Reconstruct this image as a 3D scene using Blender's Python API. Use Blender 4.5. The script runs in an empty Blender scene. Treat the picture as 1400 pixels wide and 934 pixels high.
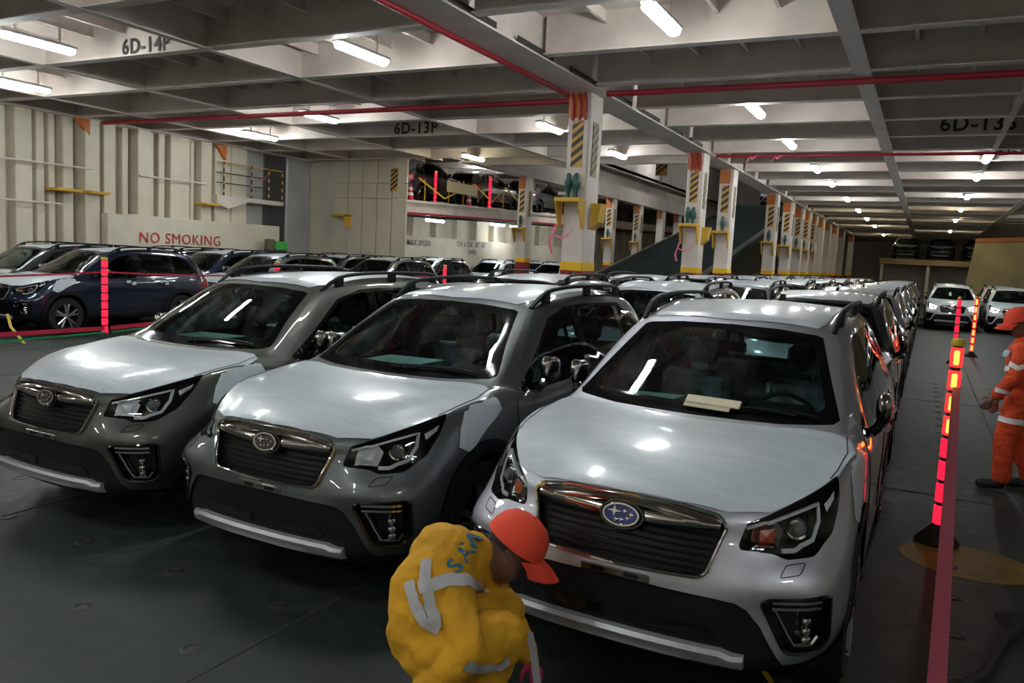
import bpy, bmesh, math, random
import numpy as np
from mathutils import Vector, Matrix
from mathutils.bvhtree import BVHTree
R = math.radians
random.seed(7)
scene = bpy.context.scene
COL = scene.collection

# ------------------------------------------------------------------ camera, world, exposure
F_PX, PITCH, ROLL, CAM_H, YAW = 1089.5, 0.106595, 0.050856, 1.924, 0.474276
cam_data = bpy.data.cameras.new('camera')
cam_data.sensor_fit = 'HORIZONTAL'
cam_data.sensor_width = 36.0
cam_data.lens = 36.0 * F_PX / 1400.0
cam_data.clip_start = 0.05
cam_data.clip_end = 300
cam = bpy.data.objects.new('camera', cam_data)
COL.objects.link(cam)
_cy, _sy, _cp, _sp = math.cos(YAW), math.sin(YAW), math.cos(PITCH), math.sin(PITCH)
_fwd = Vector((-_sy * _cp, _cy * _cp, -_sp))
_right = Vector((_cy, _sy, 0))
_up = _right.cross(_fwd)
_cr, _sr = math.cos(ROLL), math.sin(ROLL)
_r2 = _right * _cr + _up * _sr
_u2 = _up * _cr - _right * _sr
cam.matrix_world = Matrix((( _r2.x, _u2.x, -_fwd.x, 0), (_r2.y, _u2.y, -_fwd.y, 0),
                           (_r2.z, _u2.z, -_fwd.z, CAM_H), (0, 0, 0, 1)))
scene.camera = cam

world = bpy.data.worlds.new('world')
scene.world = world
world.use_nodes = True
world.node_tree.nodes['Background'].inputs[0].default_value = (0.5, 0.55, 0.55, 1)
world.node_tree.nodes['Background'].inputs[1].default_value = 0.02

vs = scene.view_settings
vs.view_transform = 'Standard'
vs.look = 'None'
vs.exposure = 0.80
vs.gamma = 1.0
vs.use_curve_mapping = False
LAMP_POWER = 52.0

# ------------------------------------------------------------------ materials
MATS = {}
def mat(name, color, rough=0.5, metal=0.0, spec=0.5, coat=0.0, emit=None, estr=0.0, noise=0.0, nscale=8.0,
        bump=0.0, bscale=60.0, ncol=None, coat_rough=0.03, trans=0.0, rnoise=0.0):
    m = bpy.data.materials.new(name)
    m.use_nodes = True
    nt = m.node_tree
    b = nt.nodes['Principled BSDF']
    b.inputs['Base Color'].default_value = (*color, 1)
    b.inputs['Roughness'].default_value = rough
    b.inputs['Metallic'].default_value = metal
    b.inputs['Specular IOR Level'].default_value = spec
    b.inputs['Coat Weight'].default_value = coat
    b.inputs['Coat Roughness'].default_value = coat_rough
    if emit:
        b.inputs['Emission Color'].default_value = (*emit, 1)
        b.inputs['Emission Strength'].default_value = estr
    if noise or rnoise or bump:
        tc = nt.nodes.new('ShaderNodeTexCoord')
    if noise or rnoise:
        n = nt.nodes.new('ShaderNodeTexNoise')
        n.inputs['Scale'].default_value = nscale
        n.inputs['Detail'].default_value = 6
        nt.links.new(tc.outputs['Object'], n.inputs['Vector'])
    if noise:
        mx = nt.nodes.new('ShaderNodeMix')
        mx.data_type = 'RGBA'
        c2 = ncol if ncol else tuple(max(0, c * (1 - noise)) for c in color)
        mx.inputs['A'].default_value = (*color, 1)
        mx.inputs['B'].default_value = (*c2, 1)
        rp = nt.nodes.new('ShaderNodeMapRange')
        rp.inputs['From Min'].default_value = 0.35
        rp.inputs['From Max'].default_value = 0.68
        nt.links.new(n.outputs['Fac'], rp.inputs['Value'])
        nt.links.new(rp.outputs['Result'], mx.inputs['Factor'])
        nt.links.new(mx.outputs['Result'], b.inputs['Base Color'])
    if rnoise:
        rr = nt.nodes.new('ShaderNodeMapRange')
        rr.inputs['To Min'].default_value = max(0.02, rough - rnoise)
        rr.inputs['To Max'].default_value = min(1, rough + rnoise)
        nt.links.new(n.outputs['Fac'], rr.inputs['Value'])
        nt.links.new(rr.outputs['Result'], b.inputs['Roughness'])
    if bump:
        n2 = nt.nodes.new('ShaderNodeTexNoise')
        n2.inputs['Scale'].default_value = bscale
        n2.inputs['Detail'].default_value = 3
        bp = nt.nodes.new('ShaderNodeBump')
        bp.inputs['Strength'].default_value = bump
        bp.inputs['Distance'].default_value = 0.02
        nt.links.new(tc.outputs['Object'], n2.inputs['Vector'])
        nt.links.new(n2.outputs['Fac'], bp.inputs['Height'])
        nt.links.new(bp.outputs['Normal'], b.inputs['Normal'])
    MATS[name] = m
    return m

def glass_mat(name, tint, refl=1.0, ior=1.5):
    m = bpy.data.materials.new(name)
    m.use_nodes = True
    nt = m.node_tree
    nt.nodes.clear()
    out = nt.nodes.new('ShaderNodeOutputMaterial')
    tr = nt.nodes.new('ShaderNodeBsdfTransparent')
    tr.inputs['Color'].default_value = (*tint, 1)
    gl = nt.nodes.new('ShaderNodeBsdfGlossy')
    gl.inputs['Roughness'].default_value = 0.01
    gl.inputs['Color'].default_value = (refl, refl, refl, 1)
    fr = nt.nodes.new('ShaderNodeFresnel')
    fr.inputs['IOR'].default_value = ior
    mx = nt.nodes.new('ShaderNodeMixShader')
    nt.links.new(fr.outputs['Fac'], mx.inputs['Fac'])
    nt.links.new(tr.outputs['BSDF'], mx.inputs[1])
    nt.links.new(gl.outputs['BSDF'], mx.inputs[2])
    nt.links.new(mx.outputs['Shader'], out.inputs['Surface'])
    MATS[name] = m
    return m

def paint(name, col, metal=0.75, rough=0.32):
    return mat(name, col, rough=rough, metal=metal, coat=1.0, coat_rough=0.02)

paint('paint_silver', (0.56, 0.56, 0.62), 0.92, 0.52)
paint('paint_green_grey', (0.140, 0.153, 0.158), 0.95, 0.50)
paint('paint_olive_grey', (0.100, 0.105, 0.094), 0.95, 0.50)
paint('paint_blue', (0.004, 0.012, 0.035), 0.4, 0.3)
paint('paint_black', (0.008, 0.009, 0.01), 0.2, 0.25)
paint('paint_white', (0.55, 0.56, 0.55), 0.0, 0.3)
paint('paint_dark_grey', (0.05, 0.053, 0.055), 0.6, 0.34)
def film_material():
    """translucent white wrap: soft wrinkles run across the car, faint streaks of trapped air"""
    m = mat('film', (0.54, 0.585, 0.615), rough=0.34, spec=0.5, coat=0.5, coat_rough=0.10)
    nt = m.node_tree
    b = nt.nodes['Principled BSDF']
    tc = nt.nodes.new('ShaderNodeTexCoord')
    mp = nt.nodes.new('ShaderNodeMapping')
    mp.inputs['Scale'].default_value = (2.2, 9.0, 3.0)
    mp.inputs['Rotation'].default_value = (0, 0, 0.5)
    n = nt.nodes.new('ShaderNodeTexNoise')
    n.inputs['Scale'].default_value = 1.6
    n.inputs['Detail'].default_value = 4
    n.inputs['Distortion'].default_value = 0.8
    bp = nt.nodes.new('ShaderNodeBump')
    bp.inputs['Strength'].default_value = 0.12
    bp.inputs['Distance'].default_value = 0.02
    rp = nt.nodes.new('ShaderNodeValToRGB')
    rp.color_ramp.elements[0].position = 0.42
    rp.color_ramp.elements[0].color = (0.54, 0.595, 0.65, 1)
    rp.color_ramp.elements[1].position = 0.66
    rp.color_ramp.elements[1].color = (0.60, 0.655, 0.72, 1)
    nt.links.new(tc.outputs['Object'], mp.inputs['Vector'])
    nt.links.new(mp.outputs['Vector'], n.inputs['Vector'])
    nt.links.new(n.outputs['Fac'], bp.inputs['Height'])
    nt.links.new(n.outputs['Fac'], rp.inputs['Fac'])
    nt.links.new(rp.outputs['Color'], b.inputs['Base Color'])
    nt.links.new(bp.outputs['Normal'], b.inputs['Normal'])
film_material()
mat('black_plastic', (0.010, 0.011, 0.013), rough=0.5, spec=0.2)
mat('grille_black', (0.006, 0.006, 0.007), rough=0.32, spec=0.3)
mat('gloss_black', (0.005, 0.005, 0.006), rough=0.08, coat=0.5)
mat('frit_black', (0.004, 0.004, 0.005), rough=0.10, spec=0.12)
mat('chrome', (0.75, 0.74, 0.73), rough=0.06, metal=1.0)
mat('satin_chrome', (0.42, 0.40, 0.38), rough=0.16, metal=1.0)
mat('chrome_dark', (0.50, 0.47, 0.44), rough=0.10, metal=1.0)
mat('skid_silver', (0.45, 0.46, 0.48), rough=0.38, metal=0.5)
mat('rubber', (0.012, 0.012, 0.012), rough=0.85)
mat('rim_metal', (0.35, 0.36, 0.37), rough=0.25, metal=0.8)
mat('lining', (0.02, 0.021, 0.023), rough=0.8)
mat('seat_cloth', (0.022, 0.023, 0.026), rough=0.8)
mat('seat_plastic', (0.28, 0.36, 0.41), rough=0.22, noise=0.8, nscale=7, bump=0.6, bscale=14, ncol=(0.02, 0.025, 0.03))
mat('lamp_white', (0.8, 0.82, 0.85), rough=0.35)
mat('lamp_lit', (0.9, 0.9, 0.9), rough=0.3, emit=(1, 0.98, 0.95), estr=14.0)
mat('lens_grey', (0.22, 0.23, 0.25), rough=0.08, coat=1.0)
mat('amber', (0.5, 0.09, 0.03), rough=0.25)
mat('tail_red', (0.25, 0.006, 0.012), rough=0.15, coat=0.6)
mat('emblem_blue', (0.008, 0.02, 0.16), rough=0.2, coat=0.8)
mat('emblem_dark', (0.03, 0.032, 0.036), rough=0.2, coat=0.8)
mat('paper_mint', (0.42, 0.60, 0.56), rough=0.8)
mat('paper_cream', (0.72, 0.66, 0.48), rough=0.8)
mat('yellow', (0.75, 0.40, 0.03), rough=0.5)
mat('pillar_grey_trim', (0.10, 0.115, 0.13), rough=0.6)
mat('belt_teal', (0.06, 0.16, 0.17), rough=0.5)
glass_mat('glass', (0.52, 0.68, 0.665), 1.0, 1.36)
glass_mat('glass_dark', (0.26, 0.33, 0.33), 1.0, 1.36)
glass_mat('lamp_lens', (0.93, 0.94, 0.95), 1.0, 1.45)

# ------------------------------------------------------------------ mesh helpers
def mesh_from(name, verts, faces, smooth=False, mats=None, midx=None):
    me = bpy.data.meshes.new(name)
    me.from_pydata([tuple(v) for v in verts], [], [tuple(f) for f in faces])
    if mats:
        for m in mats:
            me.materials.append(MATS[m] if isinstance(m, str) else m)
    if midx is not None:
        me.polygons.foreach_set('material_index', midx)
    if smooth:
        me.polygons.foreach_set('use_smooth', [True] * len(me.polygons))
    me.update()
    return me

class MB:
    """collects simple solids into one mesh"""
    def __init__(self):
        self.v, self.f = [], []
    def add(self, v, f):
        o = len(self.v)
        self.v += [tuple(p) for p in v]
        self.f += [tuple(i + o for i in q) for q in f]
        return self
    def box(self, x0, x1, y0, y1, z0, z1, M=None):
        v = [(x0, y0, z0), (x1, y0, z0), (x1, y1, z0), (x0, y1, z0), (x0, y0, z1), (x1, y0, z1), (x1, y1, z1), (x0, y1, z1)]
        if M is not None:
            v = [M @ Vector(p) for p in v]
        return self.add(v, [(3, 2, 1, 0), (4, 5, 6, 7), (0, 1, 5, 4), (1, 2, 6, 5), (2, 3, 7, 6), (3, 0, 4, 7)])
    def cbox(self, x0, x1, y0, y1, z0, z1, c=0.02, M=None):
        """box with chamfered edges"""
        v = []
        for sx in (0, 1):
            for sy in (0, 1):
                for sz in (0, 1):
                    X, Y, Z = (x0, x1)[sx], (y0, y1)[sy], (z0, z1)[sz]
                    dx, dy, dz = (c, -c)[sx], (c, -c)[sy], (c, -c)[sz]
                    v += [(X, Y + dy, Z + dz), (X + dx, Y, Z + dz), (X + dx, Y + dy, Z)]
        bm = bmesh.new()
        vs_ = [bm.verts.new(p) for p in v]
        r = bmesh.ops.convex_hull(bm, input=vs_)
        bm.verts.index_update()
        pts = [tuple(q.co) for q in bm.verts]
        fs = [tuple(q.index for q in fc.verts) for fc in bm.faces]
        bm.free()
        if M is not None:
            pts = [M @ Vector(p) for p in pts]
        return self.add(pts, fs)
    def tube(self, path, r, n=8, closed=False, cap=True, flat=1.0):
        path = [Vector(p) for p in path]
        m = len(path)
        rs = r if isinstance(r, (list, tuple)) else [r] * m
        rings = []
        nrm = None
        for i, p in enumerate(path):
            a = path[i - 1] if (i > 0 or closed) else path[i]
            b = path[(i + 1) % m] if (i < m - 1 or closed) else path[i]
            t = (b - a)
            if t.length < 1e-9:
                t = Vector((0, 0, 1))
            t.normalize()
            if nrm is None:
                ref = Vector((0, 0, 1)) if abs(t.z) < 0.9 else Vector((1, 0, 0))
                nrm = (ref - t * ref.dot(t)).normalized()
            else:
                nrm = (nrm - t * nrm.dot(t))
                nrm = nrm.normalized() if nrm.length > 1e-6 else t.orthogonal().normalized()
            bn = t.cross(nrm)
            rings.append([p + (nrm * math.cos(2 * math.pi * k / n) * flat + bn * math.sin(2 * math.pi * k / n)) * rs[i] for k in range(n)])
        v = [q for rg in rings for q in rg]
        f = []
        for i in range(m if closed else m - 1):
            j = (i + 1) % m
            for k in range(n):
                k2 = (k + 1) % n
                f.append((i * n + k, i * n + k2, j * n + k2, j * n + k))
        if cap and not closed:
            f.append(tuple(range(n - 1, -1, -1)))
            f.append(tuple((m - 1) * n + k for k in range(n)))
        return self.add(v, f)
    def lathe(self, prof, n=24, axis='z', M=None, closed_prof=False):
        v, f = [], []
        m = len(prof)
        for k in range(n):
            a = 2 * math.pi * k / n
            c, s = math.cos(a), math.sin(a)
            for (r, h) in prof:
                p = {'z': (r * c, r * s, h), 'x': (h, r * c, r * s), 'y': (r * s, h, r * c)}[axis]
                v.append(Vector(p) if M is None else M @ Vector(p))
        for k in range(n):
            k2 = (k + 1) % n
            for i in range(m - 1 if not closed_prof else m):
                i2 = (i + 1) % m
                f.append((k * m + i, k2 * m + i, k2 * m + i2, k * m + i2))
        return self.add(v, f)
    def prism(self, poly, h0, h1, axis='z', M=None):
        n = len(poly)
        def P(a, b, h):
            p = {'z': (a, b, h), 'y': (a, h, b), 'x': (h, a, b)}[axis]
            return Vector(p) if M is None else M @ Vector(p)
        v = [P(a, b, h0) for a, b in poly] + [P(a, b, h1) for a, b in poly]
        f = [tuple(range(n - 1, -1, -1)), tuple(range(n, 2 * n))]
        f += [(i, (i + 1) % n, n + (i + 1) % n, n + i) for i in range(n)]
        return self.add(v, f)
    def ribbon(self, path, width, wdir, thick=0.002):
        path = [Vector(p) for p in path]
        wd = [Vector(w).normalized() for w in wdir] if isinstance(wdir, list) else [Vector(wdir).normalized()] * len(path)
        v, f = [], []
        for i, p in enumerate(path):
            a, b = path[max(0, i - 1)], path[min(len(path) - 1, i + 1)]
            nn = (b - a).cross(wd[i]).normalized() * thick / 2
            w = wd[i] * width / 2
            v += [p - w - nn, p + w - nn, p + w + nn, p - w + nn]
        for i in range(len(path) - 1):
            o = i * 4
            for k in range(4):
                f.append((o + k, o + (k + 1) % 4, o + 4 + (k + 1) % 4, o + 4 + k))
        f += [(3, 2, 1, 0), tuple(len(v) - 4 + k for k in range(4))]
        return self.add(v, f)
    def mesh(self, name, material, smooth=False):
        me = mesh_from(name, self.v, self.f, smooth, [material] if material else None)
        bm = bmesh.new()
        bm.from_mesh(me)
        bmesh.ops.recalc_face_normals(bm, faces=bm.faces)
        bm.to_mesh(me)
        bm.free()
        if smooth:
            auto_smooth(me)
        return me

def auto_smooth(me, ang=40):
    """mark edges sharp by angle so that smooth shading keeps the creases"""
    bm = bmesh.new()
    bm.from_mesh(me)
    lim = R(ang)
    for e in bm.edges:
        if len(e.link_faces) == 2 and e.calc_face_angle(0) > lim:
            e.smooth = False
    bm.to_mesh(me)
    bm.free()

def obj(name, data, parent=None, loc=None, rot=None):
    o = bpy.data.objects.new(name, data)
    COL.objects.link(o)
    if parent is not None:
        o.parent = parent
    if loc is not None:
        o.location = loc
    if rot is not None:
        o.rotation_euler = rot
    return o

def part(name, mb, material, parent=None, smooth=False, loc=None, rot=None):
    return obj(name, mb.mesh(name, material, smooth), parent, loc, rot)

def tag(o, label, cat=None, group=None, kind=None):
    if label:
        o['label'] = label
    if cat:
        o['category'] = cat
    if group:
        o['group'] = group
    if kind:
        o['kind'] = kind
    return o

def thing(name, label, cat, loc=(0, 0, 0), rz=0.0, group=None):
    return tag(obj(name, None, None, loc, (0, 0, rz)), label, cat, group)

def rounded(poly, r, n=4):
    out = []
    m = len(poly)
    for i in range(m):
        p, a, b = Vector(poly[i]), Vector(poly[i - 1]), Vector(poly[(i + 1) % m])
        rr = r[i] if isinstance(r, (list, tuple)) else r
        da, db = (a - p), (b - p)
        d = min(rr, da.length * 0.45, db.length * 0.45)
        if d < 1e-4:
            out.append(tuple(p))
            continue
        p0, p1 = p + da.normalized() * d, p + db.normalized() * d
        for k in range(n + 1):
            t = k / n
            q = p0 * (1 - t) ** 2 + p * 2 * t * (1 - t) + p1 * t * t
            out.append((q.x, q.y))
    return out

def inset_poly(poly, d):
    """move every edge of a ccw/cw polygon inwards by d"""
    m = len(poly)
    area = sum(poly[i][0] * poly[(i + 1) % m][1] - poly[(i + 1) % m][0] * poly[i][1] for i in range(m))
    s = 1 if area > 0 else -1
    out = []
    for i in range(m):
        p, a, b = Vector(poly[i]), Vector(poly[i - 1]), Vector(poly[(i + 1) % m])
        e1, e2 = (p - a).normalized(), (b - p).normalized()
        n1, n2 = Vector((-e1.y, e1.x)) * s, Vector((-e2.y, e2.x)) * s
        k = n1 + n2
        k = k / max(0.3, k.length_squared / 2) if k.length > 1e-6 else n1
        out.append((p.x + k.x * d, p.y + k.y * d))
    return out

def in_poly(p, poly):
    x, y = p
    c = False
    j = len(poly) - 1
    for i in range(len(poly)):
        xi, yi = poly[i]
        xj, yj = poly[j]
        if (yi > y) != (yj > y) and x < (xj - xi) * (y - yi) / (yj - yi) + xi:
            c = not c
        j = i
    return c

_text_cache = {}
def text_mesh(s, size, material, extrude=0.004, align='CENTER', bold=0.016):
    """upright lettering in the local xz plane, facing -y"""
    key = (s, size, material, align)
    if key in _text_cache:
        return _text_cache[key]
    cu = bpy.data.curves.new('lettering', 'FONT')
    cu.body = s
    cu.size = size
    cu.extrude = extrude
    cu.offset = size * bold
    cu.space_character = 1.12
    cu.align_x = align
    cu.align_y = 'CENTER'
    cu.resolution_u = 3
    o = bpy.data.objects.new('lettering_tmp', cu)
    COL.objects.link(o)
    bpy.context.view_layer.update()
    me = bpy.data.meshes.new_from_object(o.evaluated_get(bpy.context.evaluated_depsgraph_get()))
    bpy.data.objects.remove(o)
    bpy.data.curves.remove(cu)
    me.transform(Matrix.Rotation(R(90), 4, 'X'))
    me.materials.clear()
    me.materials.append(MATS[material])
    _text_cache[key] = me
    return me
# ------------------------------------------------------------------ deck materials
def floor_material():
    m = bpy.data.materials.new('deck_paint')
    m.use_nodes = True
    nt = m.node_tree
    b = nt.nodes['Principled BSDF']
    tc = nt.nodes.new('ShaderNodeTexCoord')
    n1 = nt.nodes.new('ShaderNodeTexNoise')
    n1.inputs['Scale'].default_value = 0.55
    n1.inputs['Detail'].default_value = 8
    n1.inputs['Roughness'].default_value = 0.65
    n2 = nt.nodes.new('ShaderNodeTexNoise')
    n2.inputs['Scale'].default_value = 9.0
    n2.inputs['Detail'].default_value = 6
    nt.links.new(tc.outputs['Object'], n1.inputs['Vector'])
    nt.links.new(tc.outputs['Object'], n2.inputs['Vector'])
    cr = nt.nodes.new('ShaderNodeValToRGB')
    cr.color_ramp.elements[0].position = 0.32
    cr.color_ramp.elements[0].color = (0.012, 0.020, 0.016, 1)
    cr.color_ramp.elements[1].position = 0.70
    cr.color_ramp.elements[1].color = (0.032, 0.046, 0.038, 1)
    nt.links.new(n1.outputs['Fac'], cr.inputs['Fac'])
    mx = nt.nodes.new('ShaderNodeMix')
    mx.data_type = 'RGBA'
    mx.blend_type = 'MULTIPLY'
    mx.inputs['Factor'].default_value = 0.45
    cr2 = nt.nodes.new('ShaderNodeValToRGB')
    cr2.color_ramp.elements[0].position = 0.35
    cr2.color_ramp.elements[0].color = (0.45, 0.45, 0.45, 1)
    cr2.color_ramp.elements[1].position = 0.6
    cr2.color_ramp.elements[1].color = (1, 1, 1, 1)
    nt.links.new(n2.outputs['Fac'], cr2.inputs['Fac'])
    nt.links.new(cr.outputs['Color'], mx.inputs['A'])
    nt.links.new(cr2.outputs['Color'], mx.inputs['B'])
    nt.links.new(mx.outputs['Result'], b.inputs['Base Color'])
    rr = nt.nodes.new('ShaderNodeMapRange')
    rr.inputs['To Min'].default_value = 0.42
    rr.inputs['To Max'].default_value = 0.75
    nt.links.new(n2.outputs['Fac'], rr.inputs['Value'])
    nt.links.new(rr.outputs['Result'], b.inputs['Roughness'])
    bp = nt.nodes.new('ShaderNodeBump')
    bp.inputs['Strength'].default_value = 0.15
    bp.inputs['Distance'].default_value = 0.02
    nt.links.new(n2.outputs['Fac'], bp.inputs['Height'])
    nt.links.new(bp.outputs['Normal'], b.inputs['Normal'])
    MATS['deck_paint'] = m
floor_material()
mat('cream', (0.72, 0.64, 0.585), rough=0.55, noise=0.16, nscale=1.6)
mat('cream_wall', (0.68, 0.62, 0.50), rough=0.5, noise=0.14, nscale=1.2)
mat('ceiling_paint', (0.68, 0.61, 0.56), rough=0.6, noise=0.2, nscale=1.1)
mat('gloss_panel', (0.42, 0.42, 0.42), rough=0.28, noise=0.2, nscale=1.4, bump=0.05, bscale=4)
mat('dark_door', (0.055, 0.055, 0.06), rough=0.4)
mat('red_pipe', (0.36, 0.015, 0.03), rough=0.45)
mat('red_paint', (0.28, 0.012, 0.02), rough=0.5)
mat('red_letter', (0.50, 0.03, 0.035), rough=0.6)
mat('black_letter', (0.02, 0.02, 0.02), rough=0.6)
mat('grey_letter', (0.12, 0.13, 0.12), rough=0.6)
mat('hazard_black', (0.03, 0.028, 0.025), rough=0.5)
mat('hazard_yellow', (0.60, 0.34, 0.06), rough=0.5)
mat('hazard_plate_shade', (0.34, 0.27, 0.14), rough=0.6)  # hazard yellow with the pillar side's shade put into the colour
mat('hazard_bar_shade', (0.14, 0.12, 0.09), rough=0.6)  # bars of that side, dulled in colour to stand for shade
mat('band_yellow', (0.85, 0.50, 0.01), rough=0.5)
mat('bracket_yellow', (0.62, 0.36, 0.03), rough=0.5)
mat('orange_paint', (0.55, 0.16, 0.03), rough=0.5)
mat('valve_green', (0.02, 0.09, 0.08), rough=0.4)
mat('pink_tape', (0.75, 0.16, 0.25), rough=0.5)
mat('ramp_green', (0.016, 0.026, 0.026), rough=0.95, spec=0.08, noise=0.4, nscale=0.8)
mat('tan_panel', (0.42, 0.33, 0.16), rough=0.6, noise=0.3, nscale=0.7)
mat('lamp_body', (0.55, 0.56, 0.55), rough=0.5)
mat('lamp_glow', (1, 1, 1), rough=0.4, emit=(0.95, 1.0, 0.99), estr=LAMP_POWER)
mat('lamp_glow_warm', (1, 1, 1), rough=0.4, emit=(1.0, 0.93, 0.66), estr=LAMP_POWER * .6)
mat('dark_steel', (0.03, 0.03, 0.03), rough=0.5)
mat('weld', (0.03, 0.035, 0.03), rough=0.7)
mat('green_drum', (0.05, 0.42, 0.06), rough=0.5)
mat('olive_drum', (0.13, 0.12, 0.07), rough=0.5)
mat('floor_yellow', (0.26, 0.17, 0.02), rough=0.6, noise=0.4, nscale=6)

def structure(name, mb, material, label=None):
    o = part(name, mb, material)
    o['kind'] = 'structure'
    if label:
        o['label'] = label
    return o

X0, X1, Y0, Y1 = -21.2, 11.0, -7.5, 84.0
BEAM_Z, PLATE_Z = 5.05, 5.65
# ------------------------------------------------------------------ floor
floor = structure('floor', MB().box(X0 - .3, X1 + .3, Y0 - .3, Y1 + .3, -0.25, 0.0), 'deck_paint', 'dark green painted steel car deck')
hole = MB().lathe([(.0, .0015), (.032, .0015), (.034, .006), (.050, .0035), (.056, .0)], 14, 'z').mesh('lashing_hole', 'dark_steel', True)
holes = []
for i in range(-9, 8):
    for j in range(-2, 34):
        x, y = -2.92 + .81 * i, 2.53 + .575 * j
        under = any(abs(x - cx) < .8 and 3.3 < y for cx in (-1.06, -3.1, -5.0))
        if not under and y > 1.2:
            holes.append((x * x + y * y, x, y))
for _, x, y in sorted(holes)[:290]:
    obj('lashing_hole', hole, floor, (x, y, 0.0))
for x in (-10.8, -8.1, -5.4, -2.71, 0.9, 3.4):
    part('weld_seam', MB().cbox(x - .012, x + .012, -3, 60, -.004, .004, .003), 'weld', floor)
for y in (-.9, 1.55, 7.9, 14.0):
    part('weld_seam', MB().cbox(-20, 10, y - .012, y + .012, -.004, .0035, .003), 'weld', floor)
part('floor_mark', MB().prism([(.42 + .42 * math.cos(a), 6.15 + .36 * math.sin(a)) for a in np.linspace(0, 2 * math.pi, 28, endpoint=False)], -.002, .003), 'floor_yellow', floor)

# ------------------------------------------------------------------ ceiling with its beams
OP = (-13.9, -6.35, 27.0, 60.0)       # opening above the ramp
cm = MB()
cm.box(-14.4, X1, Y0, OP[2], PLATE_Z, PLATE_Z + .2)
cm.box(-14.4, X1, OP[3], Y1, PLATE_Z, PLATE_Z + .2)
cm.box(OP[1], X1, OP[2], OP[3], PLATE_Z, PLATE_Z + .2)
cm.box(X0, -14.4, Y0, 23.6, PLATE_Z, PLATE_Z + .2)
cm.box(X0, OP[0], 23.6, Y1, 6.35, 6.55)
cm.box(OP[0], OP[1], OP[2], OP[3], 8.6, 8.8)
cm.box(-14.45, -14.3, 23.6, Y1, PLATE_Z, 6.5)
cm.box(X0, -14.4, 23.45, 23.6, PLATE_Z, 6.5)
cm.box(OP[0] - .1, OP[0], OP[2], OP[3], 6.4, 8.7)
cm.box(OP[1], OP[1] + .1, OP[2], OP[3], PLATE_Z, 8.7)
cm.box(OP[0], OP[1], OP[2] - .1, OP[2], PLATE_Z, 8.7)
cm.box(OP[0], OP[1], OP[3], OP[3] + .1, PLATE_Z, 8.7)
ceiling = structure('ceiling', cm, 'ceiling_paint', 'cream painted steel deckhead')

def beam_mesh(L, depth=.6, fl=.2, drop=0.0):
    """transverse beam along x, origin at its lower flange centre"""
    m = MB()
    m.box(0, L, -.012, .012, .02, depth)
    m.box(0, L, -fl / 2, fl / 2, 0, .022)
    return m
_bm = {}
def beam(x0, x1, y, z=BEAM_Z, depth=.6, fl=.2):
    k = (round(x1 - x0, 2), depth, fl)
    if k not in _bm:
        _bm[k] = beam_mesh(x1 - x0, depth, fl).mesh('beam', 'cream')
    return obj('beam', _bm[k], ceiling, (x0, y, z))
BEAM_Y = [11.55 + 2.2 * k for k in range(-8, 33)]
BEAM_AT = {}
for y in BEAM_Y:
    if y > Y1 - .5 or y < Y0 + .3:
        continue
    yl = y + .3
    b = beam(-5.6, X1, y)
    BEAM_AT[('R', round(y, 2))] = b
    if OP[2] - .3 < y < OP[3] + .3:
        if y > 23.6:
            beam(X0, -14.5, y, 5.75)
    elif y < 23.4:
        b = beam(X0, -6.25, yl)
        BEAM_AT[('L', round(y, 2))] = b
    else:
        beam(-14.3, -6.25, y)
        beam(X0, -14.5, y, 5.75)
# girder over the pillars: box with lightening slots
def girder(name, x0, x1, y0, y1, z0, label, slots=True):
    m = MB()
    m.box(x0, x1, y0, y1, z0, z0 + .03)
    m.box(x0 + .08, x0 + .11, y0, y1, z0 + .03, PLATE_Z)
    m.box(x1 - .11, x1 - .08, y0, y1, z0 + .03, PLATE_Z)
    g = part('girder', m, 'cream', ceiling)
    return g
girder('girder', -6.25, -5.60, Y0, Y1, 5.0, '')
girder('girder', -14.55, -14.05, 23.7, Y1, 5.02, '')
for k in range(9):       # slotted plates along the pillar girder
    y = 4.9 + 1.9 * k
    part('girder_slot', MB().box(-5.60, -5.592, y, y + 1.25, 5.03, 5.12), 'hazard_black', ceiling)
for x, y0, y1, w in ((-1.2, Y0, Y1, .26), (3.05, Y0, Y1, .26), (1.15, 12.0, 27.0, .10), (-10.85, Y0, 26.8, .16), (-15.15, Y0, 23.3, .16), (-18.6, Y0, 23.3, .16), (-20.75, Y0, 23.3, .5)):
    part('longitudinal', MB().box(x - .012, x + .012, y0, y1, 5.07, PLATE_Z).box(x - w / 2, x + w / 2, y0, y1, 5.045, 5.067), 'cream', ceiling)
for k in range(38):      # small stiffeners under the plating
    x = -20.4 + .83 * k
    if abs(x + 5.9) < .45:
        continue
    part('stiffener', MB().box(x - .008, x + .008, Y0, min(Y1, 26.6 if x < -6.3 else 48), 5.47, PLATE_Z).box(x - .008, x + .045, Y0, min(Y1, 26.6 if x < -6.3 else 48), 5.455, 5.47), 'cream', ceiling)

def lettering(txt, size, x, y, z, material='black_letter', parent=None, rz=0.0, align='CENTER', name='lettering', bold=.012):
    return obj(name, text_mesh(txt, size, material, .003, align, bold), parent, (x, y, z), (0, 0, rz))
def beam_text(txt, side, y, x, size=.36, dz=.27):
    b = BEAM_AT[(side, y)]
    return lettering(txt, size, x - b.location.x, -.022, dz, 'black_letter', b, bold=.022)
beam_text('6D-14P', 'L', 9.35, -12.35, .36, .17)
beam_text('6D-13P', 'L', 18.15, -12.75, .42, .20)
beam_text('6D-13S', 'R', 20.35, .66, .44, .24)
beam_text('6D-13S', 'R', 24.75, 1.75, .36)
beam_text('6D-12S', 'R', 37.95, .4, .36)

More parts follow.
